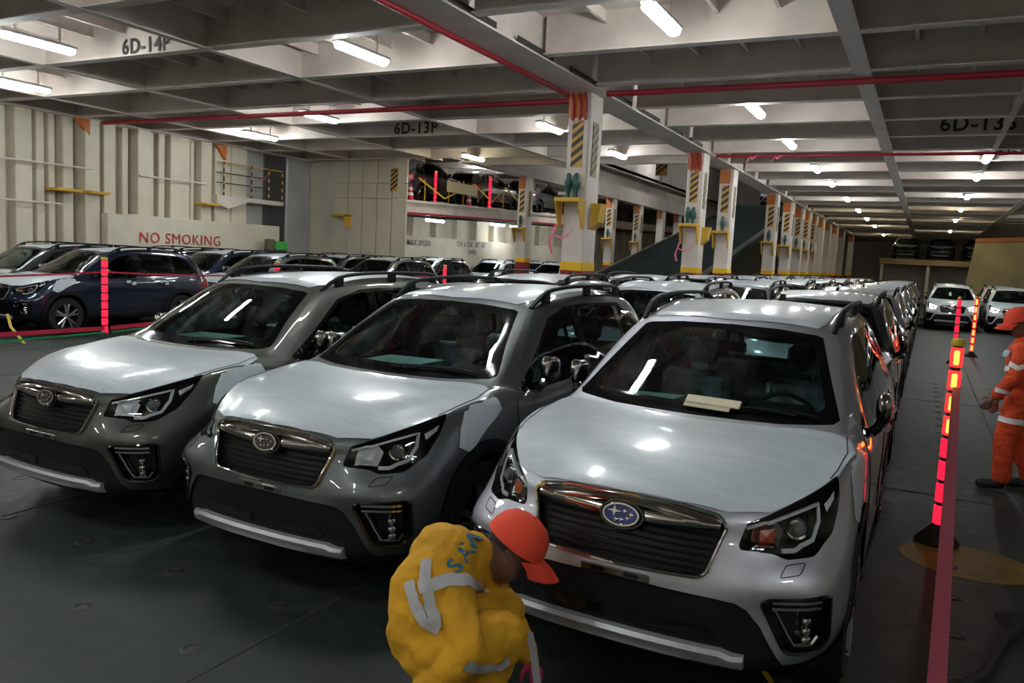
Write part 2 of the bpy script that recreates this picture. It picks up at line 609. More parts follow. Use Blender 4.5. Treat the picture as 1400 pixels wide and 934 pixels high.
# ------------------------------------------------------------------ walls
wall_l = structure('wall_left', MB().box(X0 - .25, X0, Y0, Y1, 0, 6.6), 'cream_wall', 'cream ship side with vertical frames')
structure('wall_right', MB().box(X1, X1 + .25, Y0, Y1, 0, PLATE_Z + .2), 'cream_wall')
structure('wall_back', MB().box(X0, X1, Y0 - .25, Y0, 0, PLATE_Z + .2), 'cream_wall')
structure('wall_far', MB().box(X0, X1, Y1, Y1 + .25, 0, 8.8), 'cream_wall')
def frame(y0, y1, dpt, z0=0.0, z1=5.4, bev=.02, mname='cream_wall', nm='wall_frame'):
    return part(nm, MB().cbox(X0 - .01, X0 + dpt, y0, y1, z0, z1, bev), mname, wall_l)
for y0, y1, d in ((11.95, 12.28, .22), (12.42, 12.86, .40), (13.02, 13.24, .30), (13.40, 13.58, .22), (13.72, 14.02, .34), (14.22, 14.66, .55),
                  (14.92, 15.30, .34), (15.58, 15.78, .24), (15.90, 16.34, .50), (16.46, 16.62, .28), (16.74, 16.96, .34), (17.12, 17.84, .40),
                  (17.98, 18.13, .26), (18.22, 18.64, .48), (18.84, 19.50, .40), (19.62, 20.30, .30),
                  (10.9, 11.5, .4), (9.7, 10.2, .4), (8.3, 8.9, .45), (6.8, 7.3, .4), (5.2, 5.8, .45), (3.6, 4.1, .4), (1.8, 2.4, .45), (-.5, .1, .4), (-3.5, -2.9, .45)):
    frame(y0, y1, d)
frame(20.35, 21.6, .04, 0, 5.4, .01, 'gloss_panel', 'wall_panel')
frame(21.3, 22.35, .10, 0, 5.4, .01, 'dark_door', 'wall_panel')
frame(22.35, 23.6, .18, 0, 5.4, .05, 'gloss_panel', 'wall_panel')
for k in range(20):
    y = 24.6 + 1.9 * k
    frame(y, y + .35, .32, 2.5, 5.6)
for y0, y1 in ((13.30, 13.98), (14.20, 14.80), (18.15, 18.66)):
    part('foot_ledge', MB().cbox(X0 + .05, X0 + .80, y0, y1, 3.04, 3.12, .01), 'bracket_yellow', wall_l)
for y0, y1, z in ((9, 14.4, 3.72), (15.9, 18.3, 3.72), (9, 13.6, 2.7), (15.4, 16.6, 2.55)):
    part('conduit', MB().tube([(X0 + .58, y0, z), (X0 + .58, y1, z)], .025, 6), 'cream', wall_l)
for y, z in ((13.95, 4.75), (18.75, 4.72)):
    part('bracket_flag', MB().prism([(y, z + .3), (y + .42, z + .3), (y + .40, z - .15)], X0 + .42, X0 + .56, 'x'), 'orange_paint', wall_l)
# casing face across the side bay
casing = structure('wall_casing', MB().box(X0, -17.0, 23.62, 24.0, 0, 5.6), 'cream_wall', 'cream casing bulkhead')
for k in range(5):
    x = -19.85 + .66 * k
    part('casing_panel', MB().cbox(x + .015, x + .645, 23.56, 23.63, 4.30, 5.3, .012), 'cream_wall', casing)
    part('casing_panel', MB().cbox(x + .015, x + .645, 23.56, 23.63, 3.75, 4.27, .012), 'cream_wall', casing)
    part('casing_panel', MB().cbox(x + .015, x + .645, 23.56, 23.63, 0.0, 3.72, .012), 'cream_wall', casing)
# parapet with the warning
para = structure('wall_parapet', MB().cbox(X0, -20.42, 14.72, 21.4, 0, 2.55, .02), 'cream_wall', 'cream parapet carrying the no smoking warning')
lettering('NO SMOKING', .44, -20.40, 17.22, 1.91, 'red_letter', para, R(90), bold=0.0)
para2 = structure('wall_parapet', MB().cbox(X0, -20.62, 24.1, 60.0, 0, 2.62, .02), 'cream_wall', 'pale parapet below the hoistable deck')
lettering('MAX SPEED', .34, -20.60, 30.4, 2.30, 'grey_letter', para2, R(90))
lettering('CH 6 DK  87  67', .36, -20.60, 35.1, 2.38, 'grey_letter', para2, R(90))
lettering('340N', .36, -20.60, 35.2, 2.0, 'grey_letter', para2, R(90))

# ------------------------------------------------------------------ ramps and upper decks
rm = MB()
prof = [(18.6, 0.0), (47.5, 5.55), (60.2, 5.55), (60.2, 5.25), (47.6, 5.25), (20.2, 0.0)]
rm.prism(prof, -10.1, -6.75, 'x')
ramp = tag(part('car_ramp', rm, 'ramp_green'), 'dark green sloping car ramp rising behind the striped pillars', 'ramp')
ramp['kind'] = 'structure'
for x in (-10.15, -6.72):
    part('kerb', MB().prism([(18.9, .0), (47.5, 5.5), (47.5, 5.66), (18.9, .16)], x - .03, x + .03, 'x'), 'hazard_black', ramp)
hd = MB().prism([(24.02, 3.28), (62, 4.3), (62, 4.7), (24.02, 3.68)], X0 + .7, -17.0, 'x')
hoist = tag(part('hoistable_deck', hd, 'ramp_green'), 'raised hoistable car deck with pink edge beam and red lower lip', 'deck')
hoist['kind'] = 'structure'
part('edge_beam', MB().prism([(23.9, 3.30), (62, 4.32), (62, 4.72), (23.9, 3.70)], -17.0, -16.9, 'x'), 'cream', hoist)
part('edge_lip', MB().prism([(23.9, 3.24), (62, 4.26), (62, 4.34), (23.9, 3.32)], -16.95, -16.86, 'x'), 'red_pipe', hoist)
part('edge_coaming', MB().prism([(23.9, 3.68), (62, 4.70), (62, 4.78), (23.9, 3.76)], -17.02, -16.84, 'x'), 'cream', hoist)
for k in range(12):
    y = 24.6 + 2.6 * k
    z = 3.3 + (y - 23.9) * .0268
    part('edge_rib', MB().box(-16.9, -16.87, y, y + .03, z, z + .40), 'cream', hoist)
fd = tag(part('far_deck', MB().cbox(-3.2, 6.0, 64, 80, 2.75, 3.15, .02), 'tan_panel'), 'raised deck at the far end carrying dark cars', 'deck')
fd['kind'] = 'structure'
part('support_wall', MB().box(-3.0, 6.0, 68, 68.2, 0, 2.75), 'cream', fd)
for x in (-3.0, 0, 3, 5.8):
    part('support', MB().box(x - .1, x + .1, 64.2, 64.4, 0, 2.75), 'cream', fd)
tp = tag(part('panel_wall', MB().prism([(1.75, 0), (8.0, 0), (8.0, 4.5), (2.25, 4.15)], 52, 52.3, 'y'), 'tan_panel'), 'tan bulkhead panel with slanted edge beyond the aisle', 'panel')
tp['kind'] = 'structure'
part('top_rail', MB().prism([(2.2, 4.0), (8.0, 4.35), (8.0, 4.6), (2.2, 4.22)], 51.9, 52.0, 'y'), 'orange_paint', tp)

# ------------------------------------------------------------------ pillars
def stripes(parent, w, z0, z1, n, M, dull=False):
    """yellow plate with slanted black bars, in the local xz plane facing -y; dull puts side shade into the colours"""
    part('hazard_plate', MB().box(-w / 2, w / 2, -.012, 0, z0, z1, M), 'hazard_plate_shade' if dull else 'hazard_yellow', parent)
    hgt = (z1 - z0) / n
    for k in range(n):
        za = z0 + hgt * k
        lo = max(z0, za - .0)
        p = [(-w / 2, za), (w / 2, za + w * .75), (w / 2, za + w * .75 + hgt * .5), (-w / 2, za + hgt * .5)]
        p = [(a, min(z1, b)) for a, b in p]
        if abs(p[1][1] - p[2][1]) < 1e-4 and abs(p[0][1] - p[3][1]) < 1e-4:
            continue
        part('hazard_bar', MB().prism(p, -.018, -.006, 'y', M), 'hazard_bar_shade' if dull else 'hazard_black', parent)
RZ90 = Matrix.Rotation(R(90), 4, 'Z')
def pillar(x, y, label, near=2, w=.44, d=.62, ztop=5.02, group=None):
    t = thing('pillar', label, 'pillar', (x, y, 0), 0, group)
    m = MB()
    m.cbox(-w / 2, w / 2, -d / 2, d / 2, 0, ztop, .015)
    part('shaft', m, 'cream', t)
    part('base_paint', MB().cbox(-w / 2 - .006, w / 2 + .006, -d / 2 - .006, d / 2 + .006, 0, 1.72, .015), 'red_paint', t)
    part('base_band', MB().cbox(-w / 2 - .009, w / 2 + .009, -d / 2 - .009, d / 2 + .009, 1.70, 1.88, .015), 'band_yellow', t)
    part('top_band', MB().cbox(-w / 2 - .006, w / 2 - .10, -d / 2 - .012, -d / 2 + .1, 4.55, ztop - .03, .006), 'orange_paint', t)
    if near >= 1:
        part('sign_plate', MB().cbox(-w / 2 + .02, w / 2 - .02, -d / 2 - .03, -d / 2, 3.25, 4.55, .006), 'cream', t)
        stripes(t, w * .50, 3.64, 4.50, 5 if near > 1 else 4, Matrix.Translation((0, -d / 2 - .03, 0)))
        stripes(t, d * .42, 3.5, 4.5, 6, Matrix.Translation((w / 2, -.02, 0)) @ RZ90, True)  # side plates take the colours with shade painted in
        br = part('bracket', MB().cbox(-w / 2 - .06, w / 2 + .02, -d / 2 - .34, -d / 2 + .02, 2.98, 3.06, .01), 'bracket_yellow', t)
        for sx in (-w / 2 - .05, w / 2 - .02):
            part('gusset', MB().prism([(-d / 2 - .34, 3.0), (-d / 2, 3.0), (-d / 2, 2.5), (-d / 2 - .12, 2.5)], sx, sx + .03, 'x'), 'bracket_yellow', br)
        if near > 1:
            part('side_bracket', MB().prism([(w / 2, 3.0), (w / 2 + .2, 3.0), (w / 2 + .15, 2.65), (w / 2, 2.5)], -.02, .30, 'y'), 'bracket_yellow', t)
        for sx in (-.10, .06) if near > 1 else (0,):
            v = part('valve', MB().lathe([(.0, .0), (.05, .0), (.04, .08), (.055, .16), (.075, .22), (.075, .30), (.05, .36), (.05, .42), (.03, .46), (0, .47)], 12, 'z', Matrix.Translation((sx, -d / 2 - .12, 3.06))), 'valve_green', t, True)
        if near > 1:
            rb = MB()
            pth = [(-.20, -d / 2 - .36, 2.55), (-.24, -d / 2 - .38, 2.38), (-.30, -d / 2 - .37, 2.22), (-.28, -d / 2 - .38, 2.12), (-.24, -d / 2 - .38, 2.02)]
            rb.ribbon(pth, .05, (.9, .1, .3), .003)
            rb.ribbon([(-.22, -d / 2 - .36, 2.36), (-.05, -d / 2 - .37, 2.30), (.10, -d / 2 - .36, 2.40), (.16, -d / 2 - .35, 2.50)], .035, (0, .2, 1), .003)
            part('pink_tape', rb, 'pink_tape', t)
            for sx in (-.12, 0.02, .14):
                part('hose_pipe', MB().tube([(sx, -d / 2 - .05, 4.5), (sx + .02, -d / 2 - .06, 4.75), (sx - .03, -d / 2 - .04, 5.0)], .028, 6), 'red_pipe', t, True)
    return t
pillar(-6.03, 14.35, 'broad cream pillar with striped plates and green valves beside the front rows', 2)
pillar(-5.93, 22.4, 'cream striped pillar just before the foot of the dark ramp', 2)
pillar(-5.93, 26.2, 'cream striped pillar beside the lower half of the dark ramp', 1)
pillar(-5.93, 34.6, 'striped pillar beside the upper half of the dark ramp', 1)
for k, y in enumerate((38.8, 42.3, 45.1, 47.8, 51.2, 54.9, 59.5, 64.3, 73.0)):
    pillar(-5.93, y, 'distant cream pillar in the line beyond the ramp', 1 if k < 4 else 0, group='far pillars along the car rows')
pillar(-14.3, 28.4, 'slim striped pillar in front of the hoistable deck edge', 1, .40, .5)
for k, y in enumerate((38.0, 42.2, 46.4, 49.9)):
    pillar(-14.3, y, 'cream pillar in the line behind the dark ramp', 1 if k < 2 else 0, .40, .5, group='pillars behind the ramp')

# ------------------------------------------------------------------ red fire pipes
def pipe(path, r, label, group=None):
    o = tag(part('fire_pipe', MB().tube(path, r, 10), 'red_pipe', None, True), label, 'pipe', group)
    return o
pipe([(-20.3, 14.5, 4.965), (-6.3, 14.5, 4.965)], .055, 'red fire pipe under the deckhead running to the ship side')
pipe([(-5.55, 14.15, 4.985), (10.8, 14.15, 4.985)], .055, 'red fire pipe under the deckhead running from the broad pillar over the aisle')
pipe([(-5.55, 22.75, 4.985), (10.8, 22.75, 4.985)], .04, 'red fire pipe above the far part of the aisle')
pipe([(-6.22, -6, 4.945), (-6.22, 13.9, 4.945)], .04, 'thin red pipe along the edge of the big girder')

# ------------------------------------------------------------------ deckhead lamps
_lp = {}
def lamp_meshes(L, warm):
    k = (L, warm)
    if k not in _lp:
        n = 10
        prof = []
        hs = MB().cbox(-.10, .10, -L / 2 - .02, L / 2 + .02, .03, .10, .02).mesh('housing', 'lamp_body')
        df = MB()
        pts = [(0, -L / 2, 0), (0, -L / 2 + .05, 0), (0, L / 2 - .05, 0), (0, L / 2, 0)]
        df.tube(pts, [.045, .085, .085, .045], 12)
        df.v = [(x, y, z * .62) for x, y, z in df.v]
        _lp[k] = (hs, df.mesh('diffuser', 'lamp_glow_warm' if warm else 'lamp_glow', True))
    return _lp[k]
LAMP_N = [0]
def lamp(x, y, z=5.02, L=1.25, warm=False, rz=0.0, label='tube lamp in a clear cover hung from the deckhead', group='deckhead tube lamps', drop=None):
    t = thing('deck_lamp', label, 'lamp', (x, y, z), rz, group)
    hs, df = lamp_meshes(L, warm)
    obj('housing', hs, t)
    obj('diffuser', df, t)
    top = (BEAM_Z + .6 if drop is None else drop) - z
    for sy in (-1, 1):
        part('hanger', MB().box(-.012, .012, sy * L * .3 - .012, sy * L * .3 + .012, .09, top), 'cream', t)
    return t
for y in (-5.6, -.4, 5.6, 10.2, 16.5, 20.9, 26.1, 30.4, 36.8, 43.2, 49.6, 56.9, 68.8):  # lamps behind the camera are unseen, added to light the car fronts
    lamp(-3.32, y, warm=y > 40, label='tube lamp in the row above the parked lanes beside the aisle', group='lamps above the parked lanes')
for y in (24.0, 28.3, 35.0, 41.5, 49.3, 60.8):
    lamp(1.07, y, warm=y > 40, label='tube lamp in the row above the open aisle', group='lamps above the aisle')
for y in (-5.6, -.4, 5.6, 10.55, 17.75, 22.5):  # again with unseen lamps behind the camera, added for the car fronts
    lamp(-8.38, y, label='tube lamp in the row left clear of the big girder', group='lamps beside the girder')
for y in (-4.2, 2.1, 8.4, 15.3, 22.7):
    lamp(-13.4, y, warm=y > 20, label='tube lamp in the row above the roped aisle', group='lamps above the roped aisle')
for y in (4.2, 10.65, 17.6):
    lamp(-17.6, y, label='tube lamp near the framed ship side', group='lamps near the ship side')
for x, y in ((3.4, -5.6), (3.4, 1.0), (6.4, 33.0), (6.4, 45.0)):  # the unseen one by the back wall is added to brighten it
    lamp(x, y)
for x, y, z in ((-17.9, 27.5, 2.98), (-17.9, 32.8, 3.1), (-19.6, 38, 3.2), (-17.9, 44, 3.3)):
    zb = 3.28 + (y - 24.02) * .0269
    lamp(x, y, zb - .18, label='tube lamp fixed below the hoistable deck', group='lamps below the hoistable deck', drop=zb)
for x, y in ((-16.0, 25.0), (-18.2, 31.5), (-15.8, 36.4), (-18.2, 44.0)):
    lamp(x, y, 5.85, label='tube lamp above the hoistable deck', group='lamps above the hoistable deck', drop=6.35)
for x, y in ((-12.6, 33.0), (-9.0, 36.5), (-12.6, 42), (-9.0, 50.0)):
    lamp(x, y, 8.2, label='tube lamp high in the opening over the ramp', group='lamps over the ramp', drop=8.6)
# ------------------------------------------------------------------ the SUV: body surface
# control columns run round the car from the nose to the tail (half, x >= 0), rows run from the lower lip over
# the shoulder and the glass to the roof edge; y = 0 at the nose
CARC = [
 [(0,.10,.25),(0,.045,.31),(0,.035,.42),(0,.03,.53),(0,.035,.64),(0,.085,.82),(0,.125,.945),(0,.38,1.035),(0,.75,1.09),(0,1.10,1.12),(0,1.48,1.36),(0,1.90,1.59),(0,2.02,1.63)],
 [(.22,.11,.25),(.22,.05,.31),(.22,.04,.42),(.22,.035,.53),(.22,.04,.645),(.22,.095,.82),(.22,.135,.94),(.22,.39,1.035),(.22,.76,1.09),(.235,1.11,1.122),(.225,1.49,1.357),(.21,1.905,1.586),(.2,2.02,1.625)],
 [(.43,.13,.25),(.43,.07,.31),(.43,.06,.42),(.42,.055,.53),(.40,.065,.655),(.415,.125,.82),(.42,.17,.922),(.42,.43,1.035),(.42,.79,1.092),(.45,1.14,1.126),(.42,1.52,1.35),(.38,1.92,1.575),(.36,2.03,1.615)],
 [(.62,.2,.26),(.62,.12,.32),(.62,.105,.42),(.61,.10,.54),(.61,.088,.672),(.585,.195,.795),(.60,.28,.925),(.575,.53,1.04),(.58,.85,1.095),(.61,1.19,1.132),(.565,1.56,1.345),(.50,1.94,1.56),(.47,2.05,1.605)],
 [(.75,.33,.28),(.775,.27,.34),(.80,.225,.43),(.805,.215,.54),(.808,.218,.672),(.765,.35,.80),(.745,.47,.975),(.69,.68,1.05),(.68,.93,1.095),(.70,1.24,1.136),(.64,1.59,1.34),(.55,1.955,1.55),(.505,2.07,1.60)],
 [(.82,.52,.29),(.855,.47,.35),(.88,.43,.44),(.885,.42,.55),(.875,.44,.67),(.86,.52,.81),(.815,.68,1.02),(.775,.82,1.06),(.745,1.02,1.097),(.745,1.275,1.134),(.675,1.61,1.335),(.575,1.97,1.547),(.525,2.1,1.595)],
 [(.86,.93,.29),(.895,.93,.36),(.905,.93,.46),(.905,.93,.57),(.90,.93,.69),(.892,.94,.84),(.855,1.0,1.035),(.825,1.1,1.075),(.80,1.22,1.10),(.785,1.34,1.115),(.70,1.64,1.33),(.595,1.99,1.545),(.54,2.14,1.595)],
 [(.85,1.42,.28),(.89,1.42,.34),(.893,1.42,.46),(.893,1.42,.58),(.893,1.43,.70),(.895,1.45,.84),(.885,1.48,.97),(.872,1.49,1.01),(.86,1.5,1.04),(.845,1.52,1.075),(.745,1.74,1.315),(.618,2.04,1.55),(.555,2.2,1.605)],
 [(.85,2,.27),(.89,2,.33),(.893,2,.46),(.893,2,.58),(.897,2,.70),(.90,2,.84),(.893,2,.96),(.884,2,1.0),(.872,2,1.035),(.855,2,1.07),(.755,2.1,1.33),(.638,2.25,1.58),(.565,2.4,1.64)],
 [(.85,2.6,.27),(.89,2.6,.33),(.893,2.6,.46),(.893,2.6,.58),(.897,2.6,.70),(.90,2.6,.84),(.893,2.6,.97),(.884,2.6,1.01),(.872,2.6,1.045),(.86,2.6,1.08),(.765,2.62,1.36),(.65,2.66,1.605),(.575,2.7,1.665)],
 [(.85,3.15,.28),(.89,3.15,.34),(.895,3.15,.46),(.895,3.15,.58),(.90,3.15,.70),(.903,3.16,.84),(.895,3.17,.98),(.886,3.18,1.02),(.872,3.19,1.055),(.86,3.2,1.09),(.765,3.2,1.36),(.65,3.18,1.605),(.575,3.15,1.67)],
 [(.86,3.62,.29),(.90,3.62,.36),(.907,3.62,.46),(.907,3.62,.58),(.905,3.63,.70),(.90,3.66,.85),(.885,3.70,.99),(.875,3.72,1.03),(.862,3.73,1.07),(.85,3.75,1.11),(.755,3.7,1.36),(.635,3.65,1.59),(.56,3.58,1.655)],
 [(.84,4.28,.30),(.875,4.3,.38),(.885,4.3,.48),(.885,4.3,.6),(.88,4.3,.72),(.875,4.28,.85),(.86,4.25,.97),(.85,4.22,1.02),(.835,4.2,1.06),(.815,4.18,1.11),(.72,4.08,1.35),(.61,3.97,1.56),(.53,3.85,1.63)],
 [(.66,4.52,.3),(.68,4.56,.38),(.69,4.58,.48),(.69,4.58,.6),(.69,4.56,.72),(.68,4.5,.85),(.67,4.47,.97),(.66,4.45,1.02),(.65,4.43,1.06),(.63,4.41,1.11),(.56,4.26,1.36),(.48,4.08,1.57),(.42,3.92,1.635)],
 [(0,4.57,.3),(0,4.61,.38),(0,4.625,.48),(0,4.625,.6),(0,4.59,.72),(0,4.55,.85),(0,4.53,.97),(0,4.51,1.02),(0,4.49,1.06),(0,4.47,1.11),(0,4.31,1.37),(0,4.11,1.595),(0,3.95,1.65)],
]
def spline_rows(P, n):
    """non-uniform Catmull-Rom through P[k, ..., 3] along axis 0, n samples per segment"""
    P = np.asarray(P, float)
    m = len(P)
    d = np.sqrt(((P[1:] - P[:-1]) ** 2).sum(-1))
    d = np.maximum(d.reshape(m - 1, -1).mean(1), 1e-3) ** 0.6
    t = np.concatenate([[0], np.cumsum(d)])
    T = np.zeros_like(P)
    for i in range(1, m - 1):
        a, b = (P[i] - P[i - 1]) / (t[i] - t[i - 1]), (P[i + 1] - P[i]) / (t[i + 1] - t[i])
        w = (t[i] - t[i - 1]) / (t[i + 1] - t[i - 1])
        T[i] = a * (1 - w) + b * w
    T[0] = (P[1] - P[0]) / (t[1] - t[0])
    T[-1] = (P[-1] - P[-2]) / (t[-1] - t[-2])
    out = []
    for i in range(m - 1):
        h = t[i + 1] - t[i]
        for k in range(n):
            s = k / n
            h00, h10, h01, h11 = 2 * s**3 - 3 * s**2 + 1, s**3 - 2 * s**2 + s, -2 * s**3 + 3 * s**2, s**3 - s**2
            out.append(P[i] * h00 + T[i] * h * h10 + P[i + 1] * h01 + T[i + 1] * h * h11)
    out.append(P[-1])
    return np.array(out)

def body_grid(nu=5, nv=4):
    G = np.array(CARC, float)                          # col,row,3
    mir = G * np.array([-1, 1, 1])
    ext = np.concatenate([mir[2:0:-1], G, mir[-2:-4:-1]])   # mirrored neighbours give clean tangents at x = 0
    D = spline_rows(ext, nu)[2 * nu: 2 * nu + 14 * nu + 1]
    D[0, :, 0] = 0
    D[-1, :, 0] = 0
    S = spline_rows(np.swapaxes(D, 0, 1), nv)          # row, col, 3
    S[:, 0, 0] = 0
    S[:, -1, 0] = 0
    return S
def body_bmesh():
    nu, nv = 5, 4
    S = body_grid(nu, nv)
    nr, nc = S.shape[:2]
    v = [tuple(p) for p in S.reshape(-1, 3)]
    f = [(r * nc + c, r * nc + c + 1, (r + 1) * nc + c + 1, (r + 1) * nc + c) for r in range(nr - 1) for c in range(nc - 1)]
    # roof lid: Coons patch inside the last row
    top = S[-1]
    cf, cr_ = 6 * nu, 11 * nu
    front, side, rear = top[:cf + 1], top[cf:cr_ + 1], top[cr_:][::-1]
    na, nb = len(front), len(side)
    rl = np.array([0.5 - 0.5 * math.cos(math.pi * k / (nb - 1)) for k in range(nb)])
    ys = np.linspace(0, 1, nb)
    cen = np.array([front[0] * (1 - s) + rear[0] * s + np.array([0, 0, 0.045 * math.sin(math.pi * s) ** 0.8]) for s in ys])
    rr = np.array([rear[min(len(rear) - 1, 0)] for _ in range(na)])
    tr = np.linspace(0, 1, len(rear))
    rear_i = np.stack([np.interp(np.linspace(0, 1, na), tr, rear[:, k]) for k in range(3)], -1)
    side_i = side
    o = len(v)
    for j in range(nb):
        b = j / (nb - 1)
        for i in range(na):
            a = i / (na - 1)
            p = ((1 - b) * front[i] + b * rear_i[i] + (1 - a) * cen[j] + a * side_i[j]
                 - ((1 - a) * (1 - b) * front[0] + a * (1 - b) * front[-1] + (1 - a) * b * rear_i[0] + a * b * rear_i[-1]))
            v.append(tuple(p))
    f += [(o + j * na + i, o + j * na + i + 1, o + (j + 1) * na + i + 1, o + (j + 1) * na + i) for j in range(nb - 1) for i in range(na - 1)]
    bm = bmesh.new()
    bv = [bm.verts.new(p) for p in v]
    for q in f:
        try:
            bm.faces.new([bv[i] for i in q])
        except ValueError:
            pass
    bmesh.ops.remove_doubles(bm, verts=bm.verts, dist=0.0035)
    bmesh.ops.dissolve_degenerate(bm, edges=bm.edges, dist=0.0005)
    bm.normal_update()
    bmesh.ops.recalc_face_normals(bm, faces=bm.faces)
    bm.normal_update()
    best = max(bm.faces, key=lambda q: q.calc_center_median().z)
    if best.normal.z < 0:
        bmesh.ops.reverse_faces(bm, faces=bm.faces)
        bm.normal_update()
    return bm

AX_FRONT = (Vector((1, 0, 0)), Vector((0, 0, 1)), Vector((0, -1, 0)))
AX_REAR = (Vector((1, 0, 0)), Vector((0, 0, 1)), Vector((0, 1, 0)))
AX_SIDE = (Vector((0, 1, 0)), Vector((0, 0, 1)), Vector((1, 0, 0)))
AX_TOP = (Vector((1, 0, 0)), Vector((0, 1, 0)), Vector((0, 0, 1)))
AX_LAMP = (Vector((0.83, 0.5578, 0)), Vector((0, 0, 1)), Vector((0.5578, -0.83, 0)))

def knife(bm, poly, ax, cond=None, facing=0.02):
    S, T, D = ax
    xs = [p[0] for p in poly]
    ys = [p[1] for p in poly]
    bx0, bx1, by0, by1 = min(xs), max(xs), min(ys), max(ys)
    def ok(fc):
        if fc.normal.dot(D) < facing:
            return False
        if cond and not cond(fc.calc_center_median()):
            return False
        a = [S.dot(v.co) for v in fc.verts]
        b = [T.dot(v.co) for v in fc.verts]
        return max(a) > bx0 - 1e-5 and min(a) < bx1 + 1e-5 and max(b) > by0 - 1e-5 and min(b) < by1 + 1e-5
    n = len(poly)
    for i in range(n):
        a, b = poly[i], poly[(i + 1) % n]
        dx, dy = b[0] - a[0], b[1] - a[1]
        if abs(dx) + abs(dy) < 1e-6:
            continue
        ex0, ex1, ey0, ey1 = min(a[0], b[0]) - .03, max(a[0], b[0]) + .03, min(a[1], b[1]) - .03, max(a[1], b[1]) + .03
        fs = []
        for fc in bm.faces:
            if not ok(fc):
                continue
            A = [S.dot(v.co) for v in fc.verts]
            B = [T.dot(v.co) for v in fc.verts]
            if max(A) > ex0 and min(A) < ex1 and max(B) > ey0 and min(B) < ey1:
                fs.append(fc)
        if not fs:
            continue
        geom = set(fs)
        for fc in fs:
            geom.update(fc.edges)
            geom.update(fc.verts)
        no = (S * dy - T * dx).normalized()
        bmesh.ops.bisect_plane(bm, geom=list(geom), dist=1e-5, plane_co=S * a[0] + T * a[1], plane_no=no)
    bm.normal_update()
    return [fc for fc in bm.faces if ok(fc) and in_poly((S.dot(fc.calc_center_median()), T.dot(fc.calc_center_median())), poly)]

def take(bm, faces, remove=True):
    """copy faces out as (verts, normals, faces) and optionally delete them"""
    idx, v, nn, f = {}, [], [], []
    for fc in faces:
        q = []
        for vv in fc.verts:
            if vv not in idx:
                idx[vv] = len(v)
                v.append(vv.co.copy())
                nn.append(vv.normal.copy())
            q.append(idx[vv])
        f.append(tuple(q))
    if remove:
        bmesh.ops.delete(bm, geom=faces, context='FACES')
    return v, nn, f

def offset(P, d):
    v, n, f = P
    return [a + b * d for a, b in zip(v, n)], n, f
def mirror(P):
    v, n, f = P
    return [Vector((-a.x, a.y, a.z)) for a in v], [Vector((-a.x, a.y, a.z)) for a in n], [tuple(reversed(q)) for q in f]
def both(P):
    v, n, f = P
    mv, mn, mf = mirror(P)
    o = len(v)
    return v + mv, n + mn, f + [tuple(i + o for i in q) for q in mf]
def recess(P, d, d0=0.0):
    """faces pushed in by d plus a wall round the edge"""
    v, n, f = P
    cnt = {}
    for q in f:
        for i in range(len(q)):
            a, b = q[i], q[(i + 1) % len(q)]
            cnt.setdefault((min(a, b), max(a, b)), []).append((a, b))
    v2 = [a - b * d for a, b in zip(v, n)]
    v1 = [a - b * d0 for a, b in zip(v, n)]
    o = len(v)
    fs = list(f)
    for e in cnt.values():
        if len(e) == 1:
            a, b = e[0]
            if abs(v[a].x) < 1e-4 and abs(v[b].x) < 1e-4:
                continue
            fs.append((a, o + a, o + b, b))
    return v2 + v1, n + n, fs
def pmesh(name, P, material, weld=True, ang=35):
    me = mesh_from(name, P[0], P[2], True, [material])
    if weld:
        bm = bmesh.new()
        bm.from_mesh(me)
        bmesh.ops.remove_doubles(bm, verts=bm.verts, dist=0.0004)
        bm.to_mesh(me)
        bm.free()
    auto_smooth(me, ang)
    return me

BODY = {}
CAR_PARTS = []       # (name, mesh, slot, parent index or None, lod)
def add_part(name, me, lod=0, par=None, slot=None, label=None):
    CAR_PARTS.append((name, me, slot, par, lod, label))
    return len(CAR_PARTS) - 1

